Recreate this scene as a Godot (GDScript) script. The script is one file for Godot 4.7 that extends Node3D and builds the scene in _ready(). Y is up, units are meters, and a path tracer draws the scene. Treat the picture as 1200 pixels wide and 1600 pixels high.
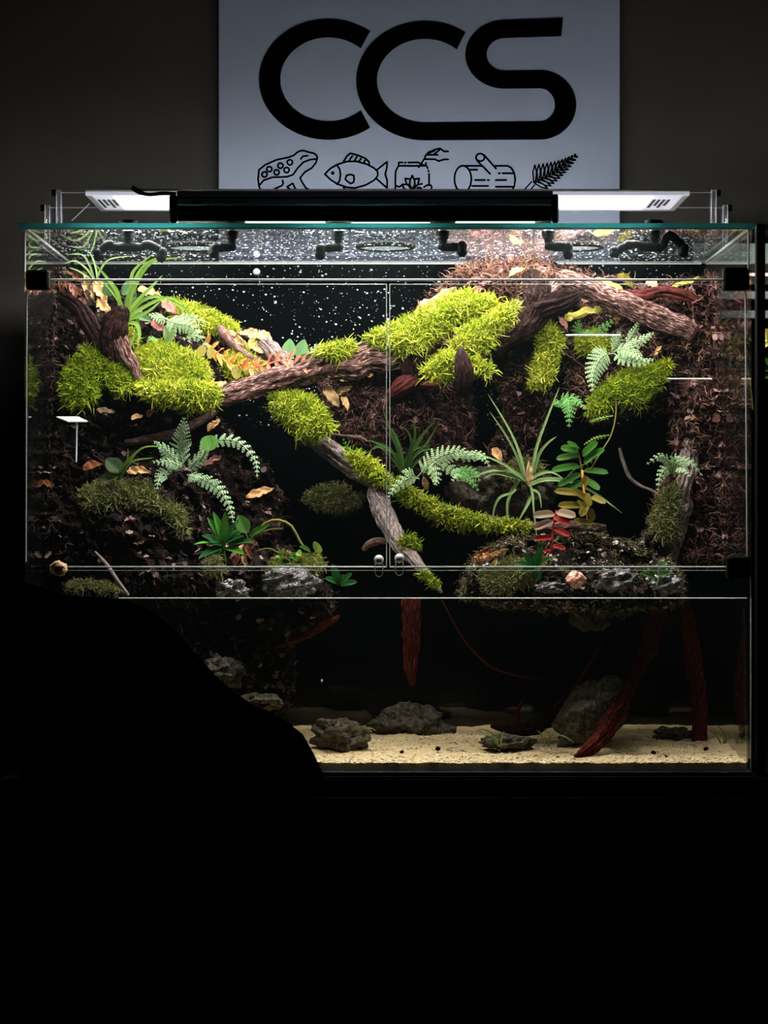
extends Node3D
# A lit planted glass tank in a dark room. Layout helper: at(px, py, depth) turns a place measured in the photograph into metres,
# depth being metres behind the front glass.
const S := 0.0010573
const D := 4.24
const YC := 1.189

var rng := RandomNumberGenerator.new()
var noise := FastNoiseLite.new()
var fine := FastNoiseLite.new()
var used := {}
var M := {}
var tuft_meshes: Array = []
var fibre_meshes: Array = []
var chip_mesh: ArrayMesh


class MB:
	var v := PackedVector3Array()
	var u := PackedVector2Array()
	var t := PackedInt32Array()
	func add(p: Vector3, w := Vector2.ZERO) -> int:
		v.append(p)
		u.append(w)
		return v.size() - 1
	func tri(a: int, b: int, c: int) -> void:
		t.append(a)
		t.append(b)
		t.append(c)
	func quad(a: int, b: int, c: int, d: int) -> void:
		tri(a, b, c)
		tri(a, c, d)
	func face(p: Array, mid: Vector3) -> void:   # flat polygon, its front away from mid
		var n: Vector3 = (p[2] - p[0]).cross(p[1] - p[0])
		var q := p.duplicate()
		if n.dot(p[0] - mid) < 0.0:
			q.reverse()
		var i0 := v.size()
		for x in q:
			add(x)
		for k in range(1, q.size() - 1):
			tri(i0, i0 + k, i0 + k + 1)
	func box(lo: Vector3, hi: Vector3, ch := 0.001) -> void:   # chamfered box
		var m := (lo + hi) * 0.5
		var h := ((hi - lo) * 0.5).abs()
		var c: float = minf(ch, minf(h.x, minf(h.y, h.z)) * 0.8)
		var f := {}
		for x in [-1, 1]:
			for y in [-1, 1]:
				for z in [-1, 1]:
					f[[x, y, z, 0]] = m + Vector3(x * h.x, y * (h.y - c), z * (h.z - c))
					f[[x, y, z, 1]] = m + Vector3(x * (h.x - c), y * h.y, z * (h.z - c))
					f[[x, y, z, 2]] = m + Vector3(x * (h.x - c), y * (h.y - c), z * h.z)
		for s in [-1, 1]:
			face([f[[s, -1, -1, 0]], f[[s, 1, -1, 0]], f[[s, 1, 1, 0]], f[[s, -1, 1, 0]]], m)
			face([f[[-1, s, -1, 1]], f[[1, s, -1, 1]], f[[1, s, 1, 1]], f[[-1, s, 1, 1]]], m)
			face([f[[-1, -1, s, 2]], f[[1, -1, s, 2]], f[[1, 1, s, 2]], f[[-1, 1, s, 2]]], m)
			for r in [-1, 1]:
				face([f[[s, r, -1, 0]], f[[s, r, 1, 0]], f[[s, r, 1, 1]], f[[s, r, -1, 1]]], m)
				face([f[[s, -1, r, 0]], f[[s, 1, r, 0]], f[[s, 1, r, 2]], f[[s, -1, r, 2]]], m)
				face([f[[-1, s, r, 1]], f[[1, s, r, 1]], f[[1, s, r, 2]], f[[-1, s, r, 2]]], m)
				for z in [-1, 1]:
					face([f[[s, r, z, 0]], f[[s, r, z, 1]], f[[s, r, z, 2]]], m)
	func mesh() -> ArrayMesh:
		var n := PackedVector3Array()
		n.resize(v.size())
		for k in range(0, t.size(), 3):
			var a := t[k]
			var b := t[k + 1]
			var c := t[k + 2]
			var w := (v[c] - v[a]).cross(v[b] - v[a])
			n[a] += w
			n[b] += w
			n[c] += w
		for k in n.size():
			n[k] = n[k].normalized() if n[k].length_squared() > 1e-24 else Vector3.UP
		var r := []
		r.resize(Mesh.ARRAY_MAX)
		r[Mesh.ARRAY_VERTEX] = v
		r[Mesh.ARRAY_NORMAL] = n
		r[Mesh.ARRAY_TEX_UV] = u
		r[Mesh.ARRAY_INDEX] = t
		var m := ArrayMesh.new()
		m.add_surface_from_arrays(Mesh.PRIMITIVE_TRIANGLES, r)
		return m


func W(d: float) -> float:          # metres that one photo pixel spans at this depth
	return S * (D + d) / D


func at(px: float, py: float, d: float) -> Vector3:
	var w := W(d)
	return Vector3((px - 600.0) * w, YC + (800.0 - py) * w, -d)


func rf(a: float, b: float) -> float:
	return rng.randf_range(a, b)


# ---------------------------------------------------------------- nodes
func numbered(called: String) -> String:
	var k: int = used.get(called, 0)
	used[called] = k + 1
	return called if k == 0 else "%s_%03d" % [called, k]


func tag(o: Node3D, label: String, category := "", group := "", kind := "") -> void:
	if label:
		o.set_meta("label", label)
	if category:
		o.set_meta("category", category)
	if group:
		o.set_meta("group", group)
	if kind:
		o.set_meta("kind", kind)


func thing(called: String, label: String, category: String, base: Vector3, group := "") -> Node3D:
	var o := Node3D.new()
	o.name = numbered(called)
	add_child(o, true)
	o.position = base
	tag(o, label, category, group)
	return o


func part(called: String, mesh: Mesh, mat: Material, parent: Node3D) -> MeshInstance3D:
	var o := MeshInstance3D.new()
	o.name = called
	o.mesh = mesh
	o.material_override = mat
	if parent.get_parent() == self and not parent is MeshInstance3D:
		o.position = -parent.position
	parent.add_child(o, true)
	return o


func solo(called: String, mesh: Mesh, mat: Material, label: String, category: String, group := "", kind := "") -> MeshInstance3D:
	var o := MeshInstance3D.new()
	o.name = numbered(called)
	o.mesh = mesh
	o.material_override = mat
	add_child(o, true)
	tag(o, label, category, group, kind)
	return o


func structure(called: String, lo: Vector3, hi: Vector3, mat: Material) -> MeshInstance3D:
	var mb := MB.new()
	mb.box(lo, hi, 0.002)
	return solo(called, mb.mesh(), mat, "", "", "", "structure")


func bx(lo: Vector3, hi: Vector3, ch := 0.001) -> ArrayMesh:
	var mb := MB.new()
	mb.box(lo, hi, ch)
	return mb.mesh()


func many(called: String, mesh: Mesh, where: Array, tints: PackedColorArray, mat: Material, parent: Node3D) -> MultiMeshInstance3D:
	var m := MultiMesh.new()
	m.transform_format = MultiMesh.TRANSFORM_3D
	m.use_colors = true
	m.mesh = mesh
	m.instance_count = where.size()
	for i in where.size():
		m.set_instance_transform(i, where[i])
		m.set_instance_color(i, tints[i])
	var o := MultiMeshInstance3D.new()
	o.name = called
	o.multimesh = m
	o.material_override = mat
	o.set_meta("kind", "stuff")
	if parent != self and parent.get_parent() == self and not parent is MeshInstance3D:
		o.position = -parent.position
	parent.add_child(o, true)
	return o


# ---------------------------------------------------------------- materials
func mat(c: Color, rough := 0.7, spec := 0.5) -> StandardMaterial3D:
	var m := StandardMaterial3D.new()
	m.albedo_color = c
	m.roughness = rough
	m.metallic_specular = spec
	return m


func glassy(alpha: float, tint := Color(0.8, 0.95, 0.95)) -> StandardMaterial3D:
	var m := mat(Color(tint, alpha), 0.03)
	m.transparency = BaseMaterial3D.TRANSPARENCY_ALPHA
	return m


func noise_tex(freq: float, ramp: Array, normal := 0.0, kind := FastNoiseLite.TYPE_SIMPLEX, seed_ := 1, w := 512, h := 512) -> NoiseTexture2D:
	var n := FastNoiseLite.new()
	n.noise_type = kind
	n.frequency = freq
	n.seed = seed_
	n.fractal_octaves = 5
	var x := NoiseTexture2D.new()
	x.width = w
	x.height = h
	x.seamless = true
	x.noise = n
	if normal > 0.0:
		x.as_normal_map = true
		x.bump_strength = normal
	elif ramp.size():
		var g := Gradient.new()
		var o := PackedFloat32Array()
		var c := PackedColorArray()
		for k in ramp.size():
			o.append(float(k) / (ramp.size() - 1))
			c.append(ramp[k])
		g.offsets = o
		g.colors = c
		x.color_ramp = g
	return x


func rugged(a: Color, b: Color, c: Color, scale: float, rough: float, bump: float, seed_: int) -> StandardMaterial3D:   # earth, stone, sand
	var m := mat(Color.WHITE, rough, 0.5 if rough < 0.4 else 0.15)
	m.albedo_texture = noise_tex(0.02, [a, b, c], 0.0, FastNoiseLite.TYPE_SIMPLEX, seed_)
	m.normal_enabled = true
	m.normal_scale = 1.0
	m.normal_texture = noise_tex(0.03, [], bump, FastNoiseLite.TYPE_SIMPLEX, seed_ + 7)
	m.uv1_triplanar = true
	m.uv1_world_triplanar = true
	m.uv1_scale = Vector3.ONE * scale
	return m


func barky(a: Color, b: Color, c: Color, rough: float, seed_: int) -> StandardMaterial3D:   # u goes round, v along
	var m := mat(Color.WHITE, rough)
	m.albedo_texture = noise_tex(0.03, [a, b, c], 0.0, FastNoiseLite.TYPE_SIMPLEX, seed_)
	m.normal_enabled = true
	m.metallic_specular = 0.15
	m.normal_texture = noise_tex(0.035, [], 6.0, FastNoiseLite.TYPE_SIMPLEX, seed_ + 3)
	m.uv1_scale = Vector3(3.0, 0.4, 1.0)
	return m


func leafy(c: Color, rough := 0.45, through := 0.35) -> StandardMaterial3D:
	var m := mat(c, rough, 0.16)
	m.backlight_enabled = true
	var most := maxf(c.r, maxf(c.g, c.b))
	m.backlight = Color(c.r / most * through, c.g / most * through, c.b / most * through)
	return m


func tinted(rough := 0.6, through := 0.3) -> StandardMaterial3D:   # coloured by each copy
	var m := leafy(Color.WHITE, rough, through)
	m.metallic_specular = 0.5 if rough < 0.3 else 0.18
	m.vertex_color_use_as_albedo = true
	return m


# ---------------------------------------------------------------- shapes
func spline(p: Array, n: int) -> Array:   # Catmull-Rom through Vector3 or Vector4 points
	var out := []
	var k := p.size()
	if k == 2:
		for i in n + 1:
			out.append(p[0].lerp(p[1], float(i) / n))
		return out
	for i in n + 1:
		var s := float(i) / n * (k - 1)
		var j: int = mini(int(s), k - 2)
		var f := s - j
		var b = p[j]
		var c = p[j + 1]
		var a = p[j - 1] if j > 0 else b * 2.0 - c
		var d = p[j + 2] if j + 2 < k else c * 2.0 - b
		out.append((b * 2.0 + (c - a) * f + (a * 2.0 - b * 5.0 + c * 4.0 - d) * f * f + (b * 3.0 - a - c * 3.0 + d) * f * f * f) * 0.5)
	return out


func tube(mb: MB, p: Array, r: Array, sides: int, bark := 0.0, seed_ := 0, caps := true) -> void:
	var n := p.size()
	var nrm := Vector3.ZERO
	var run := 0.0
	var first := mb.v.size()
	for i in n:
		var t: Vector3 = (p[mini(i + 1, n - 1)] - p[maxi(i - 1, 0)]).normalized()
		if i == 0:
			nrm = t.cross(Vector3(0.13, 0.21, 1.0)).normalized()
		else:
			run += (p[i] - p[i - 1]).length()
			nrm = (nrm - t * nrm.dot(t)).normalized()
		var b := t.cross(nrm)
		for j in sides + 1:
			var a := TAU * float(j % sides) / sides
			var rr: float = r[i]
			if bark > 0.0:
				var q := Vector3(cos(a) * 66.0, sin(a) * 66.0 + seed_ * 17.0, run * 170.0)
				var g := 1.0 - absf(noise.get_noise_3dv(q)) * 2.6
				var lump := noise.get_noise_3dv(Vector3(cos(a) * 14.0, sin(a) * 14.0 - seed_ * 31.0, run * 700.0))
				rr *= 1.0 + bark * (g - 0.55) + bark * 0.9 * lump
			mb.add(p[i] + (nrm * cos(a) + b * sin(a)) * rr, Vector2(float(j) / sides, run * 9.0))
	for i in n - 1:
		for j in sides:
			var a := first + i * (sides + 1) + j
			mb.quad(a, a + sides + 1, a + sides + 2, a + 1)
	if caps:
		for e in [0, n - 1]:
			var c := mb.add(p[e])
			for j in sides:
				var a: int = first + e * (sides + 1) + j
				if e == 0:
					mb.tri(c, a, a + 1)
				else:
					mb.tri(c, a + 1, a)


func rod(mb: MB, a: Vector3, b: Vector3, r: float, sides := 12, r2 := -1.0) -> void:
	var first := mb.v.size()
	tube(mb, [a, b], [r, r if r2 < 0.0 else r2], sides, 0.0, 0, false)
	for e in 2:
		var ring := []
		for j in sides:
			ring.append(mb.v[first + e * (sides + 1) + j])
		mb.face(ring, (a + b) * 0.5)


func bar(a: Vector3, b: Vector3, r: float, sides := 6) -> ArrayMesh:
	var mb := MB.new()
	rod(mb, a, b, r, sides)
	return mb.mesh()


func flat_list(a: Array) -> PackedVector2Array:
	var o := PackedVector2Array()
	for k in range(0, a.size(), 2):
		o.append(Vector2(a[k], a[k + 1]))
	return o


func prism(mb: MB, poly: PackedVector2Array, d: float, thick: float) -> void:   # a flat letter or emblem stroke with its own thickness
	var idx := Geometry2D.triangulate_polygon(poly)
	var f := mb.v.size()
	for q in poly:
		mb.add(at(q.x, q.y, d) + Vector3(0, 0, thick))
	for k in range(0, idx.size(), 3):
		var a := poly[idx[k]]
		var b := poly[idx[k + 1]]
		var c := poly[idx[k + 2]]
		if (b - a).cross(c - a) > 0.0:
			mb.tri(f + idx[k], f + idx[k + 1], f + idx[k + 2])
		else:
			mb.tri(f + idx[k], f + idx[k + 2], f + idx[k + 1])
	var n := poly.size()
	for k in n:
		var p := at(poly[k].x, poly[k].y, d)
		var q := at(poly[(k + 1) % n].x, poly[(k + 1) % n].y, d)
		mb.face([p, q, q + Vector3(0, 0, thick), p + Vector3(0, 0, thick)], (p + q) * 0.5 + Vector3(0, 0, -0.01))


func edge_distance(q: Vector2, poly: PackedVector2Array) -> float:
	var best := 1e9
	var n := poly.size()
	for k in n:
		best = minf(best, Geometry2D.get_closest_point_to_segment(q, poly[k], poly[(k + 1) % n]).distance_squared_to(q))
	return sqrt(best)


func relief(outline: Array, ctrl: Array, step: float, amp: float, rim: float, back: float, rough := 0.012, edge := 5.0) -> MB:   # a bank of earth
	var poly := flat_list(outline)
	var lo := poly[0]
	var hi := poly[0]
	for q in poly:
		lo = lo.min(q)
		hi = hi.max(q)
	var nx := int((hi.x - lo.x) / step) + 1
	var ny := int((hi.y - lo.y) / step) + 1
	var mb := MB.new()
	var ids := PackedInt32Array()
	for y in ny + 1:
		for x in nx + 1:
			var q := lo + Vector2(x, y) * step
			q += Vector2(noise.get_noise_2d(q.x * 3.1, q.y * 3.1), noise.get_noise_2d(q.x * 3.1 + 500.0, q.y * 3.1)) * step * 0.8
			var e := edge_distance(q, poly)
			var inside := Geometry2D.is_point_in_polygon(q, poly)
			e += noise.get_noise_2d(q.x * 2.2 - 300.0, q.y * 2.2) * edge
			if not inside or e < -1.0:
				ids.append(-1)
				continue
			var s := 0.0
			var z := 0.0
			for k in range(0, ctrl.size(), 3):
				var w := 1.0 / (pow(Vector2(ctrl[k], ctrl[k + 1]).distance_squared_to(q), 1.5) + 2000.0)
				s += w
				z += w * ctrl[k + 2]
			z /= s
			var g := absf(noise.get_noise_2d(q.x * 0.9, q.y * 0.9))
			z -= amp * (0.5 - g * 1.6) + rough * fine.get_noise_2d(q.x, q.y)
			var f := clampf(e / rim, 0.0, 1.0)
			z = lerpf(back, z, sqrt(f * (2.0 - f)))
			var p := at(q.x, q.y, z)   # kept between the panes
			ids.append(mb.add(Vector3(clampf(p.x, -0.586, 0.600), maxf(p.y, YC - 402.0 * S), p.z), q * 0.01))
	for y in ny:
		for x in nx:
			var a := ids[y * (nx + 1) + x]
			var b := ids[y * (nx + 1) + x + 1]
			var c := ids[(y + 1) * (nx + 1) + x + 1]
			var d := ids[(y + 1) * (nx + 1) + x]
			if a >= 0 and b >= 0 and c >= 0 and d >= 0:
				mb.quad(a, b, c, d)
	return mb


func scatter(mb: MB, n: int, upto := -1) -> Array:   # [place, outward normal] spread evenly over a surface
	var sums := PackedFloat32Array()
	var total := 0.0
	var m: int = mb.t.size() if upto < 0 else upto
	for k in range(0, m, 3):
		total += (mb.v[mb.t[k + 1]] - mb.v[mb.t[k]]).cross(mb.v[mb.t[k + 2]] - mb.v[mb.t[k]]).length()
		sums.append(total)
	var out := []
	for i in n:
		var k: int = mini(sums.bsearch(rng.randf() * total), sums.size() - 1) * 3
		var a := mb.v[mb.t[k]]
		var b := mb.v[mb.t[k + 1]]
		var c := mb.v[mb.t[k + 2]]
		var s := rng.randf()
		var r := rng.randf()
		if s + r > 1.0:
			s = 1.0 - s
			r = 1.0 - r
		out.append([a + (b - a) * s + (c - a) * r, (c - a).cross(b - a).normalized()])
	return out


func posed(p: Vector3, y: Vector3, size: Vector3) -> Transform3D:
	var a := y.cross(Vector3(rf(-1, 1), rf(-1, 1), rf(-1, 1))).normalized()
	return Transform3D(Basis(a * size.x, y * size.y, a.cross(y) * size.z), p)


func make_tufts() -> void:
	for variant in 3:
		var mb := MB.new()
		for k in 7:
			var a := TAU * k / 7.0 + rf(-0.4, 0.4)
			var out_ := Vector3(cos(a), 0, sin(a))
			var lean := rf(0.2, 1.0)
			var curl := rf(-0.2, 0.7)
			var p := []
			var l := rf(0.75, 1.15)
			for i in 5:
				var s := i / 4.0
				p.append(out_ * (0.1 + lean * s + curl * s * s * 0.5) * l + Vector3.UP * l * (s - 0.25 * curl * s * s) + out_.cross(Vector3.UP) * 0.34 * sin(s * 3.6 + k * 1.7))
			tube(mb, p, [0.045, 0.06, 0.062, 0.05, 0.012], 3, 0.0, 0, false)
		tuft_meshes.append(mb.mesh())
	for variant in 2:
		var mb := MB.new()
		for k in 4:
			var p := []
			var q := Vector3(rf(-0.3, 0.3), 0, rf(-0.3, 0.3))
			var dirn := Vector3(rf(-1, 1), rf(0.1, 0.7), rf(-1, 1)).normalized()
			for i in 6:
				p.append(q)
				q += dirn * 0.24
				dirn = (dirn + Vector3(rf(-0.8, 0.8), rf(-0.75, 0.4), rf(-0.8, 0.8))).normalized()
			tube(mb, p, [0.02, 0.032, 0.03, 0.03, 0.024, 0.008], 3, 0.0, 0, false)
		fibre_meshes.append(mb.mesh())
	var c := MB.new()
	for i in 5:
		for j in 4:
			c.add(Vector3((i - 2) * 0.25 * (1.0 - 0.25 * absf(j - 1.5)) + rf(-0.1, 0.1), 0.12 + rf(-0.14, 0.14), (j - 1.5) * 0.3 + rf(-0.12, 0.12)))
	for i in 4:
		for j in 3:
			c.quad(i * 4 + j, i * 4 + j + 1, (i + 1) * 4 + j + 1, (i + 1) * 4 + j)
	chip_mesh = c.mesh()


func shade(cols: Array) -> Color:   # a tone between two of a list, linear values
	var a: Color = cols[rng.randi() % cols.size()]
	var b: Color = cols[rng.randi() % cols.size()]
	return a.lerp(b, rng.randf())


func litter(mb: MB, parent: Node3D, fibres: int, chips: int, fc: Array, cc: Array, fs := 0.018, cs := 0.012, wet := false) -> void:
	for k in 2:
		var w := []
		var c := PackedColorArray()
		for q in scatter(mb, fibres / 2):
			w.append(posed(q[0], (q[1] + Vector3(0, 0.2, 0)).normalized(), Vector3.ONE * fs * rf(0.5, 1.4)))
			c.append(shade(fc))
		if w.size():
			many("fibres", fibre_meshes[k], w, c, M.fibre, parent)
	var w2 := []
	var c2 := PackedColorArray()
	for q in scatter(mb, chips):
		w2.append(posed(q[0], (q[1] + Vector3(rf(-0.6, 0.6), rf(-0.2, 0.9), rf(-0.6, 0.6))).normalized(), Vector3.ONE * cs * rf(0.4, 1.5)))
		c2.append(shade(cc))
	if w2.size():
		many("crumbs", chip_mesh, w2, c2, M.wet_fibre if wet else M.fibre, parent)


func moss(label: String, outline: Array, d0: float, d1: float, bulge: float, density: float, size: float, cols: Array, droop := 0.0) -> void:
	var poly := flat_list(outline)
	for inset in Geometry2D.offset_polygon(poly, -3.0):
		if inset.size() > 5:
			poly = inset
			break
	var lo := poly[0]
	var hi := poly[0]
	var area := 0.0
	for k in poly.size():
		lo = lo.min(poly[k])
		hi = hi.max(poly[k])
		area += poly[k].cross(poly[(k + 1) % poly.size()]) * 0.5
	area = absf(area)
	var round_ := clampf(sqrt(area) * 0.32, 6.0, 26.0)
	var step := 4.0
	var mb := MB.new()
	var half := 0
	for side in 2:
		var ids := {}
		var nx := int((hi.x - lo.x) / step) + 2
		var ny := int((hi.y - lo.y) / step) + 2
		for y in ny:
			for x in nx:
				var q := lo + Vector2(x - 0.5, y - 0.5) * step
				if not Geometry2D.is_point_in_polygon(q, poly):
					continue
				var h := clampf(edge_distance(q, poly) / round_, 0.0, 1.0)
				h = sqrt(h * (2.0 - h))
				var z := lerpf(d0, d1, (q.y - lo.y) / (hi.y - lo.y))
				var lump := noise.get_noise_2d(q.x * 2.0, q.y * 2.0) * 0.35 + 1.0
				z += -bulge * h * lump if side == 0 else bulge * 0.5 * h
				ids[Vector2i(x, y)] = mb.add(at(q.x, q.y, z), q * 0.02)
		for k in ids:
			var r = ids.get(k + Vector2i(1, 0), -1)
			var s = ids.get(k + Vector2i(1, 1), -1)
			var t = ids.get(k + Vector2i(0, 1), -1)
			if r >= 0 and s >= 0 and t >= 0:
				if side == 0:
					mb.quad(ids[k], r, s, t)
				else:
					mb.quad(ids[k], t, s, r)
		if side == 0:
			half = mb.t.size()
	var mid := (lo + hi) * 0.5
	var o := thing("moss_cushion", label, "moss", at(mid.x, hi.y, (d0 + d1) * 0.5))
	part("moss_mat", mb.mesh(), M.moss_mat, o)
	var where := [[], [], []]
	var tint := [PackedColorArray(), PackedColorArray(), PackedColorArray()]
	var i := 0
	for q in scatter(mb, int(area * density * 1.7), half):
		var dirn: Vector3 = q[1] * 0.75 + Vector3(0, 0.1 - droop, 0.15) + Vector3(rf(-0.8, 0.8), rf(-0.8, 0.6), rf(-0.8, 0.8))
		var l: float = size * rf(0.7, 1.4) * (1.0 - 0.35 * clampf(q[1].y, 0.0, 1.0))
		where[i % 3].append(posed(q[0], dirn.normalized(), Vector3(l, l * rf(0.8, 1.2), l)))
		tint[i % 3].append(shade(cols))
		i += 1
	for k in 3:
		if where[k].size():
			many("moss_shoots", tuft_meshes[k], where[k], tint[k], M.moss, o)


func wood(called: String, label: String, p: Array, m: Material, bark := 0.3, category := "driftwood", group := "", parent: Node3D = null) -> Node3D:   # flat list of px, py, depth, radius in px
	var q := []
	for k in range(0, p.size(), 4):
		var c := at(p[k], p[k + 1], p[k + 2])
		q.append(Vector4(c.x, c.y, c.z, p[k + 3] * W(p[k + 2])))
	var l := 0.0
	for k in q.size() - 1:
		l += (q[k + 1] - q[k]).length()
	var n := clampi(int(l / 0.005), 8, 140)
	var pts := []
	var rad := []
	for w in spline(q, n):
		pts.append(Vector3(w.x, w.y, w.z) + Vector3(fine.get_noise_3d(w.x * 300.0, w.y * 300.0, 1.0), fine.get_noise_3d(w.x * 300.0, w.y * 300.0, 77.0), 0.0) * w.w * 0.3)
		rad.append(maxf(w.w, 0.0008))
	var big := 0.0
	for r in rad:
		big = maxf(big, r)
	var mb := MB.new()
	tube(mb, pts, rad, 52 if big > 0.012 else 24 if big > 0.006 else 9, bark, used.size() + p.size() * 3)
	if parent:
		return part(called, mb.mesh(), m, parent)
	return solo(called, mb.mesh(), m, label, category, group)


func path(p: Array, d0: float, d1: float, n: int) -> Array:   # flat list of px, py; depth runs from d0 to d1
	var q := []
	var k := p.size() / 2
	for i in k:
		q.append(at(p[i * 2], p[i * 2 + 1], lerpf(d0, d1, float(i) / (k - 1))))
	return spline(q, n)


func stem(parent: Node3D, called: String, p: Array, d0: float, d1: float, rpx: float, m: Material) -> MeshInstance3D:
	var q := path(p, d0, d1, 12)
	var r := []
	for i in q.size():
		r.append(rpx * W(d0) * (1.0 - 0.5 * i / q.size()))
	var mb := MB.new()
	tube(mb, q, r, 7)
	return part(called, mb.mesh(), m, parent)


func blade(parent: Node3D, p: Array, d0: float, d1: float, wpx: float, m: Material, called := "blade") -> MeshInstance3D:   # a strap leaf folded along its middle
	var q := path(p, d0, d1, 14)
	var mb := MB.new()
	var n := q.size()
	var w := wpx * W(d0) * 0.5
	for i in n:
		var t: Vector3 = (q[mini(i + 1, n - 1)] - q[maxi(i - 1, 0)]).normalized()
		var s := t.cross(Vector3(0.25, 0.35, 1.0)).normalized()
		var up := s.cross(t)
		var f := float(i) / (n - 1)
		var ww := w * (0.7 + 0.3 * minf(1.0, f * 4.0)) * pow(maxf(1.0 - f, 0.0), 0.55) + 0.0002
		mb.add(q[i] - s * ww + up * ww * 0.5)
		mb.add(q[i])
		mb.add(q[i] + s * ww + up * ww * 0.5)
	for i in n - 1:
		for j in 2:
			var a := i * 3 + j
			mb.quad(a, a + 1, a + 4, a + 3)
	return part(called, mb.mesh(), m, parent)


func frond(parent: Node3D, p: Array, d0: float, d1: float, wpx: float, pairs: int, m: Material, facing := Vector3(0.1, 0.5, 1.0), bare := 0.12) -> MeshInstance3D:   # a twice-divided fern leaf
	var n := pairs * 2
	var q := path(p, d0, d1, n)
	var mb := MB.new()
	var r := []
	for i in q.size():
		r.append(0.0013 * (1.0 - 0.8 * i / q.size()))
	tube(mb, q, r, 5)
	for i in range(1, n, 2):
		var f := float(i) / n
		if f < bare:
			continue
		var t: Vector3 = (q[i + 1] - q[i - 1]).normalized()
		var g := (f - bare) / (1.0 - bare)
		var l := wpx * W(d0) * (0.55 + 0.45 * minf(1.0, g * 3.5)) * pow(1.0 - g, 0.75) + 0.0015
		var up := (facing - t * facing.dot(t)).normalized()
		for sd in [-1.0, 1.0]:
			var s: Vector3 = t.cross(up) * sd
			var ax: Vector3 = (s + t * (0.35 + 0.25 * g) + up * rf(-0.1, 0.25)).normalized()
			var cr: Vector3 = (t - ax * t.dot(ax)).normalized()
			var lobes: int = clampi(int(l / 0.0032), 2, 6)
			var half: float = minf((q[i + 1] - q[i - 1]).length() * 0.56, l * 0.42)
			var base: Vector3 = q[i]
			for k in lobes:
				var a0: float = l * k / lobes
				var a1: float = l * (k + 1.0) / lobes
				var droop: Vector3 = -up * l * 0.22
				var c0: Vector3 = base + ax * a0 + droop * pow(a0 / l, 2.0)
				var c1: Vector3 = base + ax * lerpf(a0, a1, 0.8) + droop * pow(a1 / l, 2.0)
				for e in [-1.0, 1.0]:
					var hw: float = half * (1.0 - 0.75 * k / lobes) * rf(0.85, 1.1)
					var tip: Vector3 = c0.lerp(c1, 1.1) + cr * e * hw - up * hw * 0.3
					var sh: Vector3 = c0.lerp(c1, 0.25) + cr * e * hw * 0.8 + up * hw * 0.1
					var i0 := mb.add(c0)
					mb.add(sh)
					mb.add(tip)
					mb.add(c1)
					if e * sd > 0.0:
						mb.quad(i0, i0 + 3, i0 + 2, i0 + 1)
					else:
						mb.quad(i0, i0 + 1, i0 + 2, i0 + 3)
	return part("frond", mb.mesh(), m, parent)


func leaf_mesh(base: Vector3, tip: Vector3, nrm: Vector3, width: float, fold: float, droop: float, crumple: float, shape := 0) -> ArrayMesh:
	var mb := MB.new()
	var ax := tip - base
	var l := ax.length()
	var side := ax.normalized().cross(nrm).normalized()
	var up := side.cross(ax.normalized())
	var ns := 12
	var ph := rf(0, 500)
	for i in ns + 1:
		var s := float(i) / ns
		var w := 0.0
		if shape == 0:      # oval, pointed
			w = pow(sin(PI * pow(s, 0.8)), 0.75)
		elif shape == 1:    # blunt strap
			w = pow(maxf(1.0 - pow(absf(2.0 * s - 1.0), 4.0), 0.0), 0.6)
		else:               # round
			w = sqrt(maxf(0.0, 1.0 - pow(2.0 * s - 1.0, 2.0)))
		w = maxf(w, 0.03) * width * 0.5
		var c := base + ax * s - up * droop * l * s * s
		for j in 7:
			var q := (j - 3) / 3.0
			var h := fold * absf(q) * w + crumple * l * fine.get_noise_2d(s * 70.0 + ph, q * 26.0 + ph) - 0.10 * w * (1.0 if j == 3 else 0.0)
			mb.add(c + side * q * w * (1.0 + crumple * 1.2 * fine.get_noise_2d(s * 160.0, ph + signf(q) * 40.0)) + up * h, Vector2(q * 0.5 + 0.5, s))
	for i in ns:
		for j in 6:
			var a := i * 7 + j
			mb.quad(a, a + 1, a + 8, a + 7)
	return mb.mesh()


func leaf(parent: Node3D, p: Array, d0: float, d1: float, wpx: float, m: Material, nrm := Vector3(0, 0.5, 1), fold := 0.25, droop := 0.1, shape := 0, crumple := 0.0, called := "leaf") -> MeshInstance3D:
	return part(called, leaf_mesh(at(p[0], p[1], d0), at(p[2], p[3], d1), nrm, wpx * W(d0), fold, droop, crumple, shape), m, parent)


func dead_leaf(p: Array, d: float, wpx: float, m: Material, label: String, group := "", tilt := 0.9) -> void:
	var mesh := leaf_mesh(at(p[0], p[1], d), at(p[2], p[3], d - rf(-0.012, 0.02)), Vector3(rf(-0.5, 0.5), tilt, 1.0), wpx * W(d), rf(0.3, 0.8), rf(-0.15, 0.3), rf(0.16, 0.28), 0)
	solo("dead_leaf", mesh, m, label, "leaf", group)


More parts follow.
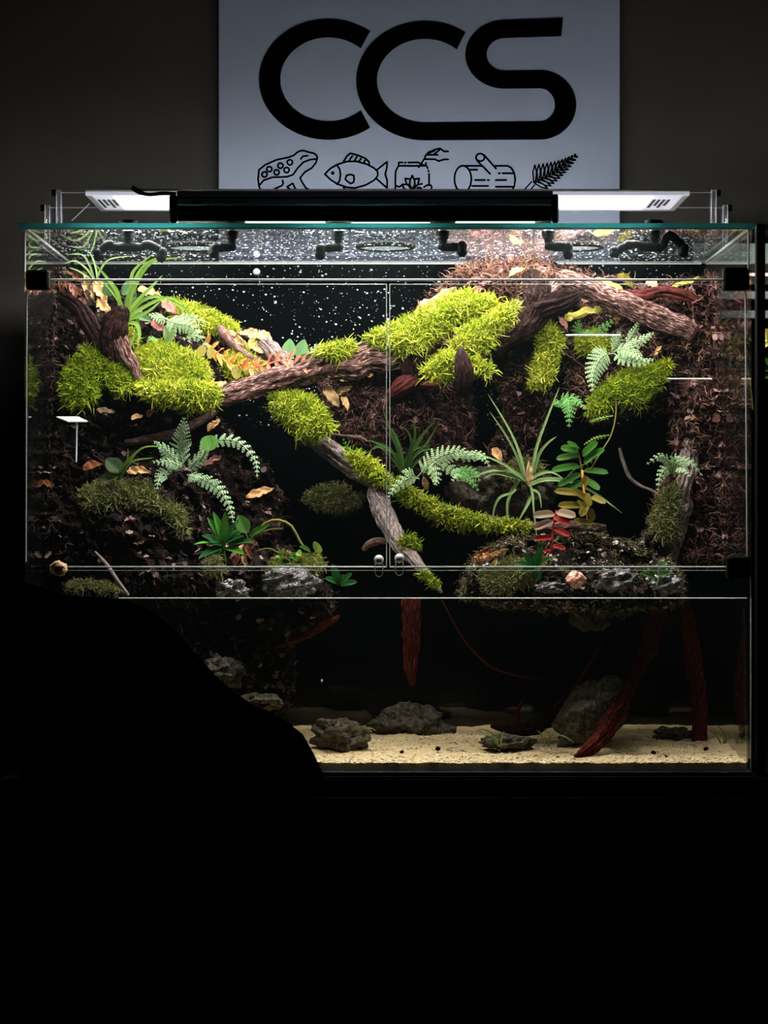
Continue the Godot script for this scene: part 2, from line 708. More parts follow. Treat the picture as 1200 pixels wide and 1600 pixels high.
func stone(called: String, label: String, c: Array, r: Array, m: Material, amp := 0.25, category := "stone", group := "", turn := 0.0) -> void:   # c px, py, depth; r half sizes in px (x, y) and metres deep
	var mb := MB.new()
	var mid := at(c[0], c[1], c[2])
	var w := W(c[2])
	var nv := 24
	var nu := 36
	for i in nv + 1:
		var a := PI * i / nv
		for j in nu:
			var b := TAU * j / nu
			var n := Vector3(sin(a) * cos(b), cos(a), sin(a) * sin(b))
			var f := 1.0 + amp * noise.get_noise_3dv(n * 42.0 + mid * 300.0) * 1.6 - amp * 0.5 * absf(noise.get_noise_3dv(n * 90.0 + mid * 900.0)) + amp * 0.3 * fine.get_noise_3dv(n * 160.0)
			var q := Vector3(n.x * r[0] * w, n.y * r[1] * w, n.z * r[2]) * f
			mb.add(mid + q.rotated(Vector3.BACK, turn), Vector2(b, a))
	for i in nv:
		for j in nu:
			var k := (j + 1) % nu
			mb.quad(i * nu + j, i * nu + k, (i + 1) * nu + k, (i + 1) * nu + j)
	solo(called, mb.mesh(), m, label, category, group)


# ---------------------------------------------------------------- scene
func _ready() -> void:
	rng.seed = 4711
	noise.seed = 12
	noise.frequency = 0.03
	noise.fractal_octaves = 3
	fine.seed = 99
	fine.frequency = 0.05
	fine.fractal_octaves = 4
	# camera, surroundings, exposure
	var cam := Camera3D.new()
	cam.name = "camera"
	cam.fov = rad_to_deg(2.0 * atan(800.0 * S / D))
	cam.near = 0.05
	cam.far = 40.0
	add_child(cam)
	cam.position = Vector3(0, YC, D)
	var env := Environment.new()
	env.background_mode = Environment.BG_COLOR
	env.background_color = Color.BLACK
	env.tonemap_mode = Environment.TONE_MAPPER_LINEAR
	env.tonemap_exposure = 1.0
	env.sdfgi_enabled = true
	env.ssao_enabled = true
	env.ssil_enabled = true
	var we := WorldEnvironment.new()
	we.name = "surroundings"
	we.environment = env
	add_child(we)
	# the lamps above the tank, just below their glowing faces
	area_light("panel_lamp_light", Vector3(0.005, YC + 0.5475, -0.334), Vector2(0.99, 0.2), 2.1, Color(1.0, 0.985, 0.96))
	for x in [-0.36, 0.0, 0.36]:
		area_light("bar_lamp_light", Vector3(x - 0.03, YC + 0.4785, -0.055), Vector2(0.2, 0.035), 0.44, Color(1.0, 0.985, 0.96))
	var spot := SpotLight3D.new()   # added dim spotlight, unseen, put in to brighten the sign and wall
	spot.name = "added_sign_spot"
	add_child(spot)
	spot.position = Vector3(0.05, 2.58, 0.55)
	spot.look_at_from_position(spot.position, Vector3(0.02, 1.55, -0.85))
	spot.light_color = Color(0.78, 0.86, 1.0)
	spot.light_energy = 0.04
	spot.spot_angle = 46.0
	spot.spot_angle_attenuation = 0.9
	spot.spot_range = 12.0
	spot.spot_attenuation = 2.0
	spot.light_size = 0.05
	spot.shadow_enabled = true
	make_materials()
	make_tufts()
	build_room()
	build_tank()
	build_lamps()
	build_sign()
	build_banks()
	build_wood()
	build_moss()
	build_water()
	build_plants()
	build_leaves()
	build_fittings()
	build_neighbour()
	build_drops()


func area_light(called: String, p: Vector3, size: Vector2, energy: float, c: Color) -> void:
	var l := AreaLight3D.new()
	l.name = called
	add_child(l, true)
	l.position = p
	l.rotation.x = -PI / 2
	l.area_size = size
	l.light_energy = energy
	l.light_color = c
	l.area_range = 8.0
	l.area_attenuation = 2.0
	l.shadow_enabled = true


func lin(r: float, g: float, b: float) -> Color:
	return Color(r, g, b)


func make_materials() -> void:
	M.wall = mat(Color(0.29, 0.28, 0.265), 0.9)
	M.dark_wall = mat(Color(0.12, 0.12, 0.12), 0.95, 0.2)
	M.floor = mat(Color(0.12, 0.11, 0.1), 0.7)
	M.black = mat(Color(0.014, 0.014, 0.016), 0.6, 0.15)
	M.velvet = mat(Color(0.02, 0.02, 0.022), 0.95, 0.15)
	M.back = mat(Color(0.008, 0.008, 0.012), 0.9, 0.03)
	M.glass = glassy(0.0006)
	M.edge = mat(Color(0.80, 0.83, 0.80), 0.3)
	M.lid_edge = leafy(Color(0.30, 0.48, 0.48), 0.2, 0.9)
	M.blue_glass = mat(Color(0.25, 0.32, 0.42), 0.3)
	M.alu = mat(Color(0.62, 0.62, 0.64), 0.4)
	M.alu.metallic = 0.7
	M.grey_alu = mat(Color(0.48, 0.46, 0.44), 0.55)
	M.acrylic = glassy(0.06, Color(0.92, 0.94, 1.0))
	M.clear_edge = mat(Color(0.85, 0.87, 0.92), 0.3)
	M.led = mat(Color(0.9, 0.92, 1.0), 0.5)
	M.led.emission_enabled = true
	M.led.emission = Color(0.95, 0.97, 1.0)
	M.led.emission_energy_multiplier = 1.6
	M.rim = mat(Color(0.7, 0.7, 0.72), 0.5)
	M.rim.emission_enabled = true
	M.rim.emission = Color(0.9, 0.92, 1.0)
	M.rim.emission_energy_multiplier = 0.35  # emission added so the lamp's front frame looks pale
	M.led_dim = mat(Color(0.85, 0.87, 0.95), 0.5)
	M.print = mat(Color(0.05, 0.05, 0.055), 0.6)
	M.sign = mat(Color(0.76, 0.82, 0.93), 0.6)
	M.ink = mat(Color(0.008, 0.008, 0.01), 0.9, 0.1)
	M.rubber = mat(Color(0.012, 0.012, 0.013), 0.6, 0.12)
	M.teal = mat(Color(0.2, 0.3, 0.3), 0.4)
	M.water = glassy(0.0006, Color(0.7, 0.8, 0.7))
	M.rail = leafy(Color(0.55, 0.6, 0.56), 0.5, 0.4)
	M.led_warm = mat(Color(0.9, 0.8, 0.75), 0.5)
	M.led_warm.emission_enabled = true
	M.led_warm.emission = Color(1.0, 0.88, 0.84)
	M.led_warm.emission_energy_multiplier = 0.8
	M.frost = leafy(Color(0.82, 0.83, 0.85), 0.25, 0.4)
	M.drop_white = leafy(Color(0.75, 0.78, 0.8), 0.4, 0.6)
	M.white = mat(Color(0.88, 0.88, 0.88), 0.35)
	M.earth = rugged(Color(0.025, 0.017, 0.015), Color(0.07, 0.045, 0.04), Color(0.15, 0.10, 0.087), 5.0, 0.85, 14.0, 3)
	M.red_earth = rugged(Color(0.05, 0.024, 0.02), Color(0.12, 0.06, 0.053), Color(0.25, 0.145, 0.125), 5.0, 0.85, 14.0, 13)
	M.stone = rugged(Color(0.10, 0.095, 0.08), Color(0.28, 0.26, 0.22), Color(0.48, 0.44, 0.36), 7.0, 0.7, 12.0, 23)
	M.wet_stone = rugged(Color(0.10, 0.10, 0.10), Color(0.26, 0.25, 0.24), Color(0.5, 0.48, 0.45), 7.0, 0.15, 12.0, 29)
	M.pink_stone = rugged(Color(0.45, 0.28, 0.22), Color(0.75, 0.5, 0.42), Color(0.9, 0.7, 0.6), 12.0, 0.3, 9.0, 31)
	M.sand = rugged(Color(0.60, 0.50, 0.34), Color(0.80, 0.71, 0.52), Color(0.93, 0.87, 0.70), 26.0, 0.9, 10.0, 41)
	M.bark = barky(Color(0.07, 0.035, 0.03), Color(0.32, 0.225, 0.205), Color(0.80, 0.66, 0.62), 0.75, 51)
	M.dark_bark = barky(Color(0.03, 0.015, 0.012), Color(0.11, 0.06, 0.052), Color(0.30, 0.19, 0.17), 0.7, 61)
	M.grey_bark = barky(Color(0.15, 0.13, 0.12), Color(0.40, 0.35, 0.34), Color(0.66, 0.60, 0.58), 0.75, 71)
	M.sunk_bark = barky(Color(0.05, 0.015, 0.012), Color(0.24, 0.075, 0.055), Color(0.5, 0.2, 0.14), 0.75, 85)
	M.red_bark = barky(Color(0.10, 0.035, 0.03), Color(0.26, 0.11, 0.10), Color(0.46, 0.25, 0.22), 0.75, 81)
	M.moss = tinted(0.6, 0.2)
	M.moss_mat = rugged(Color(0.03, 0.035, 0.01), Color(0.09, 0.1, 0.02), Color(0.17, 0.19, 0.04), 14.0, 0.9, 8.0, 91)
	M.fibre = tinted(0.75, 0.12)
	M.drop = tinted(0.12, 0.5)
	M.grass = leafy(Color(0.38, 0.50, 0.20))
	M.dark_grass = leafy(Color(0.19, 0.29, 0.13), 0.45, 0.25)
	M.pale_grass = leafy(Color(0.44, 0.54, 0.33))
	M.fern = leafy(Color(0.50, 0.60, 0.46), 0.5)
	M.green_fern = leafy(Color(0.34, 0.52, 0.27), 0.5)
	M.mint_fern = leafy(Color(0.47, 0.56, 0.40), 0.5)
	M.bright = leafy(Color(0.20, 0.40, 0.11), 0.5, 0.25)
	M.deep = leafy(Color(0.09, 0.26, 0.10), 0.5, 0.2)
	M.broad = leafy(Color(0.14, 0.28, 0.07), 0.5, 0.2)
	M.olive = leafy(Color(0.35, 0.32, 0.10), 0.5, 0.25)
	M.red_leaf = leafy(Color(0.46, 0.06, 0.05), 0.45, 0.15)
	M.beige_leaf = leafy(Color(0.40, 0.34, 0.27), 0.5, 0.2)
	M.penny = leafy(Color(0.22, 0.37, 0.13), 0.4, 0.25)
	M.pink_leaf = leafy(Color(0.86, 0.46, 0.34), 0.45)
	M.orange_leaf = leafy(Color(0.78, 0.52, 0.26), 0.45)
	M.fuzzy = leafy(Color(0.30, 0.42, 0.27), 0.8)
	M.dim_leaf = leafy(Color(0.20, 0.26, 0.17), 0.6)
	M.wet_fibre = tinted(0.12, 0.05)
	M.stalk = leafy(Color(0.40, 0.38, 0.18), 0.6)
	M.tan = leafy(Color(0.74, 0.58, 0.40), 0.7)
	M.pale_tan = leafy(Color(0.68, 0.57, 0.40), 0.7, 0.2)
	M.brown = leafy(Color(0.46, 0.28, 0.18), 0.7)
	M.rosy = leafy(Color(0.52, 0.35, 0.32), 0.7)
	M.yellow = leafy(Color(0.72, 0.68, 0.34), 0.6)


func build_room() -> void:
	structure("wall_back", Vector3(-2.6, 0, -1.0), Vector3(2.6, 2.7, -0.87), M.wall)
	structure("wall_left", Vector3(-2.75, 0, -1.0), Vector3(-2.6, 2.7, 6.5), M.dark_wall)
	structure("wall_right", Vector3(2.6, 0, -1.0), Vector3(2.75, 2.7, 6.5), M.dark_wall)
	structure("wall_front", Vector3(-2.75, 0, 6.5), Vector3(2.75, 2.7, 6.65), M.dark_wall)
	structure("floor", Vector3(-2.75, -0.15, -1.0), Vector3(2.75, 0, 6.65), M.floor)
	structure("ceiling", Vector3(-2.75, 2.7, -1.0), Vector3(2.75, 2.85, 6.65), M.dark_wall)


func build_tank() -> void:
	var y0 := YC - 415.0 * S
	var y1 := YC + 443.5 * S
	var xl := -562.0 * S
	var xr := 575.0 * S
	var g := 0.006
	# stand
	var st := thing("cabinet_stand", "black cabinet stand below the glass tank", "stand", Vector3(0, 0, -0.3))
	part("carcass", bx(Vector3(xl - 0.04, 0.0, -0.64), Vector3(xr + 0.02, y0 - 0.002, 0.012)), M.velvet, st)
	for k in 3:
		part("door", bx(Vector3(lerpf(xl - 0.04, xr + 0.02, k / 3.0) + 0.002, 0.08, 0.012), Vector3(lerpf(xl - 0.04, xr + 0.02, (k + 1) / 3.0) - 0.002, y0 - 0.03, 0.028), 0.002), M.velvet, st)
	# tank
	var o := thing("terrarium_tank", "tall glass terrarium tank with black back and two front doors", "tank", Vector3(0, y0, -0.3))
	part("bottom_pane", bx(Vector3(xl, y0, -0.6), Vector3(xr, y0 + 0.010, 0.0)), M.blue_glass, o)
	part("back_pane", bx(Vector3(xl, y0 + 0.011, -0.606), Vector3(xr, y1, -0.6)), M.back, o)
	part("side_pane", bx(Vector3(xl, y0 + 0.011, -0.598), Vector3(xl + g, y1, -g - 0.001)), M.glass, o)
	part("side_pane", bx(Vector3(xr - g, y0 + 0.011, -0.598), Vector3(xr, y1, -g - 0.001)), M.glass, o)
	part("front_lower_pane", bx(Vector3(xl, y0 + 0.011, -g), Vector3(xr, YC - 91.0 * S, 0)), M.glass, o)
	part("front_upper_pane", bx(Vector3(xl, YC + 364.0 * S, -g), Vector3(xr, y1, 0)), M.glass, o)
	part("door_pane", bx(Vector3(xl, YC - 85.0 * S, -g), Vector3(4.0 * S, YC + 356.0 * S, 0)), M.glass, o)
	part("door_pane", bx(Vector3(9.0 * S, YC - 85.0 * S, -g), Vector3(xr - 0.006, YC + 356.0 * S, 0)), M.glass, o)
	var lid := part("lid_pane", bx(Vector3(-570.0 * S, y1 + 0.0005, -0.61), Vector3(580.0 * S, y1 + 0.0075, 0.004)), M.glass, o)
	part("lid_edge", bx(Vector3(-570.0 * S, y1 + 0.0002, -0.022), Vector3(580.0 * S, y1 + 0.0078, 0.0056)), M.lid_edge, lid)
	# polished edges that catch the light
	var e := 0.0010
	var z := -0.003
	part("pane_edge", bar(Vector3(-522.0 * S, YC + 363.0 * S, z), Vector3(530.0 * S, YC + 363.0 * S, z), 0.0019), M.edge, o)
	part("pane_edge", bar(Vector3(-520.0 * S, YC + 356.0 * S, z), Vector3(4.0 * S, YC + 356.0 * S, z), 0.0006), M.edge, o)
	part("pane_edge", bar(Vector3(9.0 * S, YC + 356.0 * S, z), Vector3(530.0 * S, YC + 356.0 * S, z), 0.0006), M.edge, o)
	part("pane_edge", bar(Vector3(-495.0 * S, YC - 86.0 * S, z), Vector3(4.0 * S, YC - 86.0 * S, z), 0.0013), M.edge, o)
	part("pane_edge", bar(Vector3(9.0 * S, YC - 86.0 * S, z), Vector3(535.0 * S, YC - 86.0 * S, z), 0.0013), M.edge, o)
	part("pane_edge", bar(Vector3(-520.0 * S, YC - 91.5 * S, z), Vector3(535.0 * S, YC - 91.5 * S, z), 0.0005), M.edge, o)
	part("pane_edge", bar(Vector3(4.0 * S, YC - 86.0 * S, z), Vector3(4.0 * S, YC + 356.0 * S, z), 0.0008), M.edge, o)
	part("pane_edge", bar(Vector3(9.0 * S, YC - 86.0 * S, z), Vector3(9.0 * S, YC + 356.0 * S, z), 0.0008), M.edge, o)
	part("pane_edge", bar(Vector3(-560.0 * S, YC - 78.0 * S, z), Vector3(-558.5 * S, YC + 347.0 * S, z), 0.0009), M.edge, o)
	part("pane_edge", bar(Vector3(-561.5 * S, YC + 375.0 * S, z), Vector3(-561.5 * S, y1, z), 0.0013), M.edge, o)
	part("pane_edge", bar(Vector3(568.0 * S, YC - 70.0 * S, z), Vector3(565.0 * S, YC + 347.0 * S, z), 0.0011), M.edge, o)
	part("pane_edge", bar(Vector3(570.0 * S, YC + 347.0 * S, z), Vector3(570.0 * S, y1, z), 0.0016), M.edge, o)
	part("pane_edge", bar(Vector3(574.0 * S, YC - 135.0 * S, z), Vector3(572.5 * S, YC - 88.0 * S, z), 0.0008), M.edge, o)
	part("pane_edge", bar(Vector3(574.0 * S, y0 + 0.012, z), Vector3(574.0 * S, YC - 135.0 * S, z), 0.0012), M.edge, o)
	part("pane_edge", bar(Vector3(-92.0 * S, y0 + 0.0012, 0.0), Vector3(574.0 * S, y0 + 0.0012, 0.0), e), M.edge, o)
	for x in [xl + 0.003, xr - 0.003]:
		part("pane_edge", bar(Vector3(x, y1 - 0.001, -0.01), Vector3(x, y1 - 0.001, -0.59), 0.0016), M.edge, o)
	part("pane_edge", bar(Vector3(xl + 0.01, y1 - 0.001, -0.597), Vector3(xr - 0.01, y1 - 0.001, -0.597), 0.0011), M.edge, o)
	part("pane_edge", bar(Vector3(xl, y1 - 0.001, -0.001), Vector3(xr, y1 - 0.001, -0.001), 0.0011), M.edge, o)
	for c in [[40, 424, 79, 452], [1131, 420, 1166, 453], [1137, 869, 1169, 905]]:
		var h := part("hinge", bx(at(c[0], c[3], -0.006), at(c[2], c[1], 0.02), 0.003), M.black, o)
		if c[1] > 800:
			for k in 2:
				var mb := MB.new()
				for poly in Geometry2D.offset_polyline(flat_list([1156, 875.5 + k * 15, 1153, 874.5 + k * 15, 1152.5, 877 + k * 15, 1156, 879 + k * 15, 1155.5, 881.5 + k * 15, 1152, 881 + k * 15]), 0.4, Geometry2D.JOIN_ROUND, Geometry2D.END_ROUND):
					prism(mb, poly, -0.006, 0.0004)
				part("mark", mb.mesh(), M.grey_alu, h)
	# round vents in the lid
	for c in [305.0, 602.0, 897.0]:
		var p := Vector3((c - 600.0) * W(0.325), y1 + 0.004, -0.325)
		var mb := MB.new()
		var ring := []
		var rr := []
		for k in 41:
			ring.append(p + Vector3(cos(TAU * k / 40) * 0.049, -0.001, sin(TAU * k / 40) * 0.049))
			rr.append(0.0045)
		tube(mb, ring, rr, 8, 0.0, 0, false)
		var v := part("vent", mb.mesh(), M.black, o)
		var gm := MB.new()
		for k in range(-5, 6):
			var hx := sqrt(0.046 * 0.046 - pow(k * 0.0085, 2.0))
			gm.box(p + Vector3(-hx, -0.003, k * 0.0085 - 0.0028), p + Vector3(hx, -0.001, k * 0.0085 + 0.0028), 0.0005)
		part("grille", gm.mesh(), M.drop_white, v)
	# the black panel that hides the lower left of the front glass
	var curve := [-20, 931, 60, 931, 110, 931, 160, 933, 200, 937, 240, 954, 277, 986, 307, 1022, 343, 1062, 387, 1096, 440, 1121, 473, 1147, 490, 1177, 508, 1216, -20, 1216]
	curve = [30, 905, 60, 915] + curve.slice(4, 26) + [508, 1216, 500, 1222, 30, 1222]
	var cm := MB.new()
	prism(cm, flat_list(curve), -0.002, 0.004)
	solo("curved_screen", cm.mesh(), M.velvet, "matt black curved screen over the lower left of the front glass", "panel")
	# doors' knobs
	for c in [[592.0, 874.5], [624.0, 872.5]]:
		var k := thing("door_knob", "clear knob with a pull loop on the %s glass door" % ["left" if c[0] < 600 else "right"], "knob", at(c[0], c[1], 0.0))
		var mb := MB.new()
		rod(mb, at(c[0], c[1], 0.014), at(c[0], c[1], 0.0062), 0.0076, 24)
		rod(mb, at(c[0], c[1], -0.0005), at(c[0], c[1], -0.012), 0.0045, 20)
		part("cap", mb.mesh(), M.frost, k)
		var tm := MB.new()
		var dome := at(c[0], c[1], -0.0115)
		tube(tm, [dome, dome + Vector3(0, 0, 0.003), dome + Vector3(0, 0, 0.006), dome + Vector3(0, 0, 0.009), dome + Vector3(0, 0, 0.011), dome + Vector3(0, 0, 0.012)], [0.0080, 0.0079, 0.0070, 0.0052, 0.0030, 0.0006], 24)
		part("button", tm.mesh(), M.white, k)
		var lm := MB.new()
		var lp := path([c[0] - 6, c[1] + 5, c[0] - 6, c[1] + 20, c[0] - 4, c[1] + 25, c[0], c[1] + 27, c[0] + 4, c[1] + 25, c[0] + 6, c[1] + 20, c[0] + 6, c[1] + 5], -0.003, -0.003, 30)
		var rr := []
		for q in lp:
			rr.append(0.0008)
		tube(lm, lp, rr, 6)
		part("loop", lm.mesh(), M.clear_edge, k)
	# wedge at the lower left corner
	stone("wooden_wedge", "small pale wooden wedge under the lower left corner of the glass door", [92, 888, 0.010], [14, 11, 0.013], M.pale_tan, 0.2, "wedge", "", -0.25)


func build_lamps() -> void:
	var y := YC + 0.55
	var x0 := -467.0 * S * 1.051
	var x1 := 478.0 * S * 1.051
	var o := thing("panel_lamp", "long flat aluminium panel lamp on clear legs above the tank", "lamp", Vector3(0, y, -0.33))
	part("frame_added_glow", bx(Vector3(x0, y, -0.225), Vector3(x1, y + 0.0065, -0.217), 0.001), M.rim, o)  # front frame lip, no light source; its pale look is added glow
	part("front_strip", bx(Vector3(x0, y + 0.0066, -0.225), Vector3(x1, y + 0.011, -0.216), 0.001), M.alu, o)
	part("frame", bx(Vector3(x0, y, -0.452), Vector3(x1, y + 0.0085, -0.444), 0.001), M.alu, o)
	for x in [x0, x1 - 0.008]:
		part("frame", bx(Vector3(x, y, -0.444), Vector3(x + 0.008, y + 0.0085, -0.225), 0.001), M.alu, o)
	part("top_plate", bx(Vector3(x0 + 0.008, y + 0.004, -0.444), Vector3(x1 - 0.008, y + 0.012, -0.225), 0.001), M.grey_alu, o)
	for s in [[x0 + 0.009, x0 + 0.045], [x1 - 0.06, x1 - 0.009]]:
		var p := part("dark_cell", bx(Vector3(s[0], y + 0.0015, -0.442), Vector3(s[1], y + 0.0038, -0.227), 0.0005), M.led_dim, o)
		for k in 4:
			part("slot", bx(Vector3(s[0] + 0.004 + k * 0.0085, y + 0.0005, -0.405 + (k % 2) * 0.03), Vector3(s[0] + 0.009 + k * 0.0085, y + 0.0015, -0.29), 0.0002), M.print, p)
	part("diffuser", bx(Vector3(x0 + 0.046, y + 0.0015, -0.442), Vector3(x1 - 0.061, y + 0.0038, -0.227), 0.0005), M.led, o)
	# clear legs at both ends
	for s in [-1.0, 1.0]:
		var px := 84.0 if s < 0 else 1123.0
		for k in 2:
			var d := 0.2 + 0.22 * k
			var qx: float = px - s * 9.0 * (k * 2.0 - 1.0) * -1.0
			var c := at(qx, 0, d).x
			var base := y - 0.0735
			var lg := part("leg", bx(Vector3(c - 0.0045, base, -d - 0.012), Vector3(c + 0.0045, y + 0.006, -d + 0.012), 0.001), M.acrylic, o)
			for e in [-1.0, 1.0]:
				part("leg_edge", bar(Vector3(c + e * 0.0042, base, -d + 0.0122), Vector3(c + e * 0.0042, y + 0.006, -d + 0.0122), 0.0006), M.clear_edge, lg)
			part("arm", bar(Vector3(c, y + 0.003, -d), Vector3(x0 if s < 0 else x1, y + 0.003, -d), 0.0014), M.alu, o)
			var km := MB.new()
			rod(km, Vector3(c + s * 0.005, y + 0.002, -d), Vector3(c + s * 0.013, y + 0.002, -d), 0.006, 14)
			part("knob", km.mesh(), M.rubber, o)
	part("brace", bar(at(112, 345, 0.2), at(140, 318, 0.2), 0.0008), M.clear_edge, o)
	var cm := MB.new()
	var cp := path([207, 293, 216, 299, 232, 304, 255, 302, 275, 303], 0.21, 0.2, 16)
	var cr := []
	for k in cp.size():
		cr.append(0.0035 if k > 5 else 0.0046)
	tube(cm, cp, cr, 8)
	solo("lamp_cable", cm.mesh(), M.rubber, "short black cable lying over the left end of the panel lamp", "cable")
	# the black lamp in front
	var b := thing("bar_lamp", "black bar lamp with a grey label rail standing on the glass lid", "lamp", Vector3(0, YC + 0.48, -0.05))
	var rail := part("rail", bx(at(276, 320, 0.012), at(864, 298, 0.012) + Vector3(0, 0, -0.09), 0.0015), M.grey_alu, b)
	part("groove", bx(at(278, 308.6, 0.0105), at(862, 308.0, 0.0135), 0.0002), M.print, rail)
	part("housing", bx(at(276, 345.5, 0.024), at(864, 320.3, 0.024) + Vector3(0, 0, -0.07), 0.002), M.velvet, b)
	part("end_cap", bx(at(264, 348, 0.006), at(277, 304, 0.006) + Vector3(0, 0, -0.1), 0.003), M.black, b)
	part("end_cap", bx(at(862, 348, 0.006), at(873, 303, 0.006) + Vector3(0, 0, -0.1), 0.003), M.black, b)
	for s in [[383, 508, 345.8], [549, 672, 347.0], [712, 836, 345.8]]:
		part("led_strip", bx(at(s[0], 348.0, 0.026), at(s[1], s[2], 0.026) + Vector3(0, 0, -0.05), 0.0004), M.led, b)
	# printed label: two emblems and worn small print
	part("label_emblem", bx(at(300, 319, 0.0114), at(316, 311.5, 0.0119), 0.0001), M.print, rail)
	var lm := MB.new()
	for k in 26:
		var x := 318.5 + k * 2.6 + (2.0 if k > 3 else 0.0)
		if k in [4, 12, 15, 18]:
			continue
		var tall: float = 1.0 if k < 4 or k > 22 else 0.6
		lm.box(at(x, 315.0 + 2.0 * tall, 0.0114), at(x + rf(1.3, 2.2), 315.0 - 2.6 * tall, 0.0119), 0.0001)
	part("label_print", lm.mesh(), M.print, rail)


func arc(cx: float, cy: float, rx: float, ry: float, a0: float, a1: float, n := 24) -> Array:   # degrees, screen y down, positive angles turn upwards
	var o := []
	for k in n + 1:
		var a := deg_to_rad(lerpf(a0, a1, float(k) / n))
		o.append(cx + rx * cos(a))
		o.append(cy - ry * sin(a))
	return o


func build_sign() -> void:
	var d := 0.855
	var o := thing("wall_sign", "large white sign with black CCS letters and a row of drawn icons on the wall", "sign", at(655, 298, d))
	var mb := MB.new()
	mb.box(at(342, 420, d), at(968, -120, d) + Vector3(0, 0, 0.006), 0.001)
	part("board", mb.mesh(), M.sign, o)
	d = 0.849
	# the linked letters: a C, then a C that runs on into the S
	var c1 := arc(513, 124, 108.5, 94.5, 53, 307, 48) + arc(513, 124, 75, 65.5, 312.5, 47.5, 48)
	var cs := arc(664, 126, 107.6, 93.4, 54, 270, 40) + arc(843, 163.8, 57.4, 54.4, -90, 90, 28) + arc(789, 85, 28.6, 25.5, 270, 90, 20) + [876.8, 56.6, 879.7, 28] + arc(789, 85, 62, 53.8, 90, 270, 28) + arc(843, 163.8, 24, 25.7, 90, -90, 20) + arc(664, 126, 75, 65.2, 270, 48.5, 40)
	for l in [c1, cs]:
		var lm := MB.new()
		prism(lm, flat_list(l), d, 0.0015)
		part("letter", lm.mesh(), M.ink, o)
	var frog := [[105, 420, 80, 360, 72, 300, 80, 220, 130, 180, 230, 135, 330, 115, 380, 95, 405, 72, 430, 60, 455, 56, 480, 62, 510, 72, 545, 78, 570, 95, 578, 118, 565, 160, 530, 205, 470, 240, 430, 290, 450, 330, 480, 375, 520, 395, 527, 420],
		[85, 350, 120, 310, 190, 285, 320, 280, 370, 262, 410, 205, 460, 155, 520, 133, 575, 128], [435, 128, 455, 105, 495, 100], [280, 310, 287, 335, 275, 355, 250, 367, 212, 383, 203, 400, 208, 420], [410, 420, 385, 372, 368, 335, 320, 365, 358, 400, 370, 420]]
	for c in [[127, 260], [168, 215], [230, 242], [263, 185], [343, 157], [315, 222]]:
		frog.append(circle(c[0], c[1], 22, 0, 190))
		frog.append(circle(c[0], c[1], 22, 175, 370))
	icon(o, "frog_icon", frog, 390.0, 5.4545, 1.5)
	icon(o, "fish_icon", [[640, 258, 670, 226, 700, 202, 750, 174, 830, 150, 910, 148, 1000, 173, 1060, 205, 1090, 235, 1093, 262], [1093, 255, 1090, 275, 1060, 310, 990, 350, 900, 376, 830, 370, 750, 342, 690, 305, 640, 255],
		[745, 180, 768, 215, 775, 260, 768, 310, 745, 345], circle(708, 248, 8, 0, 350), [825, 270, 860, 260, 888, 268, 892, 305], [892, 300, 885, 328, 862, 338, 832, 318, 815, 300, 827, 268],
		[800, 150, 830, 102, 860, 80, 920, 95, 985, 122, 1018, 152, 1018, 178], [875, 103, 850, 140], [915, 110, 893, 145], [950, 125, 930, 150], [985, 138, 972, 163], [1085, 220, 1130, 185, 1172, 150, 1170, 200, 1155, 258, 1172, 310, 1172, 375, 1130, 340, 1080, 295],
		[800, 370, 830, 412], [895, 375, 895, 420]], 390.0, 5.4545, 1.5)
	icon(o, "jar_icon", [[125, 158, 158, 158], [178, 158, 186, 158], [207, 158, 300, 158], [125, 160, 125, 186], [128, 187, 350, 187, 358, 160], [122, 190, 104, 222, 97, 250, 97, 405], [362, 185, 372, 208], [377, 228, 381, 234], [384, 255, 384, 350],
		[92, 392, 425, 392], [92, 400, 425, 400], [105, 355, 128, 367, 152, 352], [340, 367, 365, 352, 398, 350, 408, 370, 400, 388], [240, 270, 222, 310, 218, 345, 240, 388], [240, 268, 260, 310, 264, 345, 240, 388], [215, 298, 180, 295, 192, 340],
		[265, 298, 300, 295, 290, 340], [155, 345, 200, 345, 235, 388], [155, 343, 165, 372, 185, 390], [325, 340, 285, 348, 250, 388], [280, 390, 290, 372, 315, 374, 322, 392], [547, 64, 510, 64, 488, 46, 475, 38, 430, 50, 378, 72, 350, 105, 350, 130, 430, 130, 468, 147, 510, 132, 547, 132],
		[360, 93, 458, 93], [430, 85, 485, 42], [372, 82, 430, 58], [295, 200, 345, 125], [305, 168, 335, 178]], 600.0, 5.4545, 1.5)
	icon(o, "log_icon", [oval(672, 298, 72, 112, -10, 190), oval(672, 298, 72, 112, 170, 370), [690, 187, 838, 187], [948, 187, 1055, 187, 1085, 205, 1108, 245, 1119, 300, 1110, 360, 1082, 408], oval(820, 115, 36, 32, -10, 190), oval(820, 115, 36, 32, 170, 370),
		[793, 142, 905, 255], [850, 92, 955, 210], [735, 220, 795, 220], [775, 308, 860, 308], [883, 308, 896, 308], [952, 308, 1042, 308], [750, 358, 888, 358], [952, 365, 1100, 365], [977, 250, 988, 250], [1010, 250, 1100, 250]], 600.0, 5.4545, 1.5)
	var fern := [[110, 495, 205, 392], [178, 495, 235, 425]]
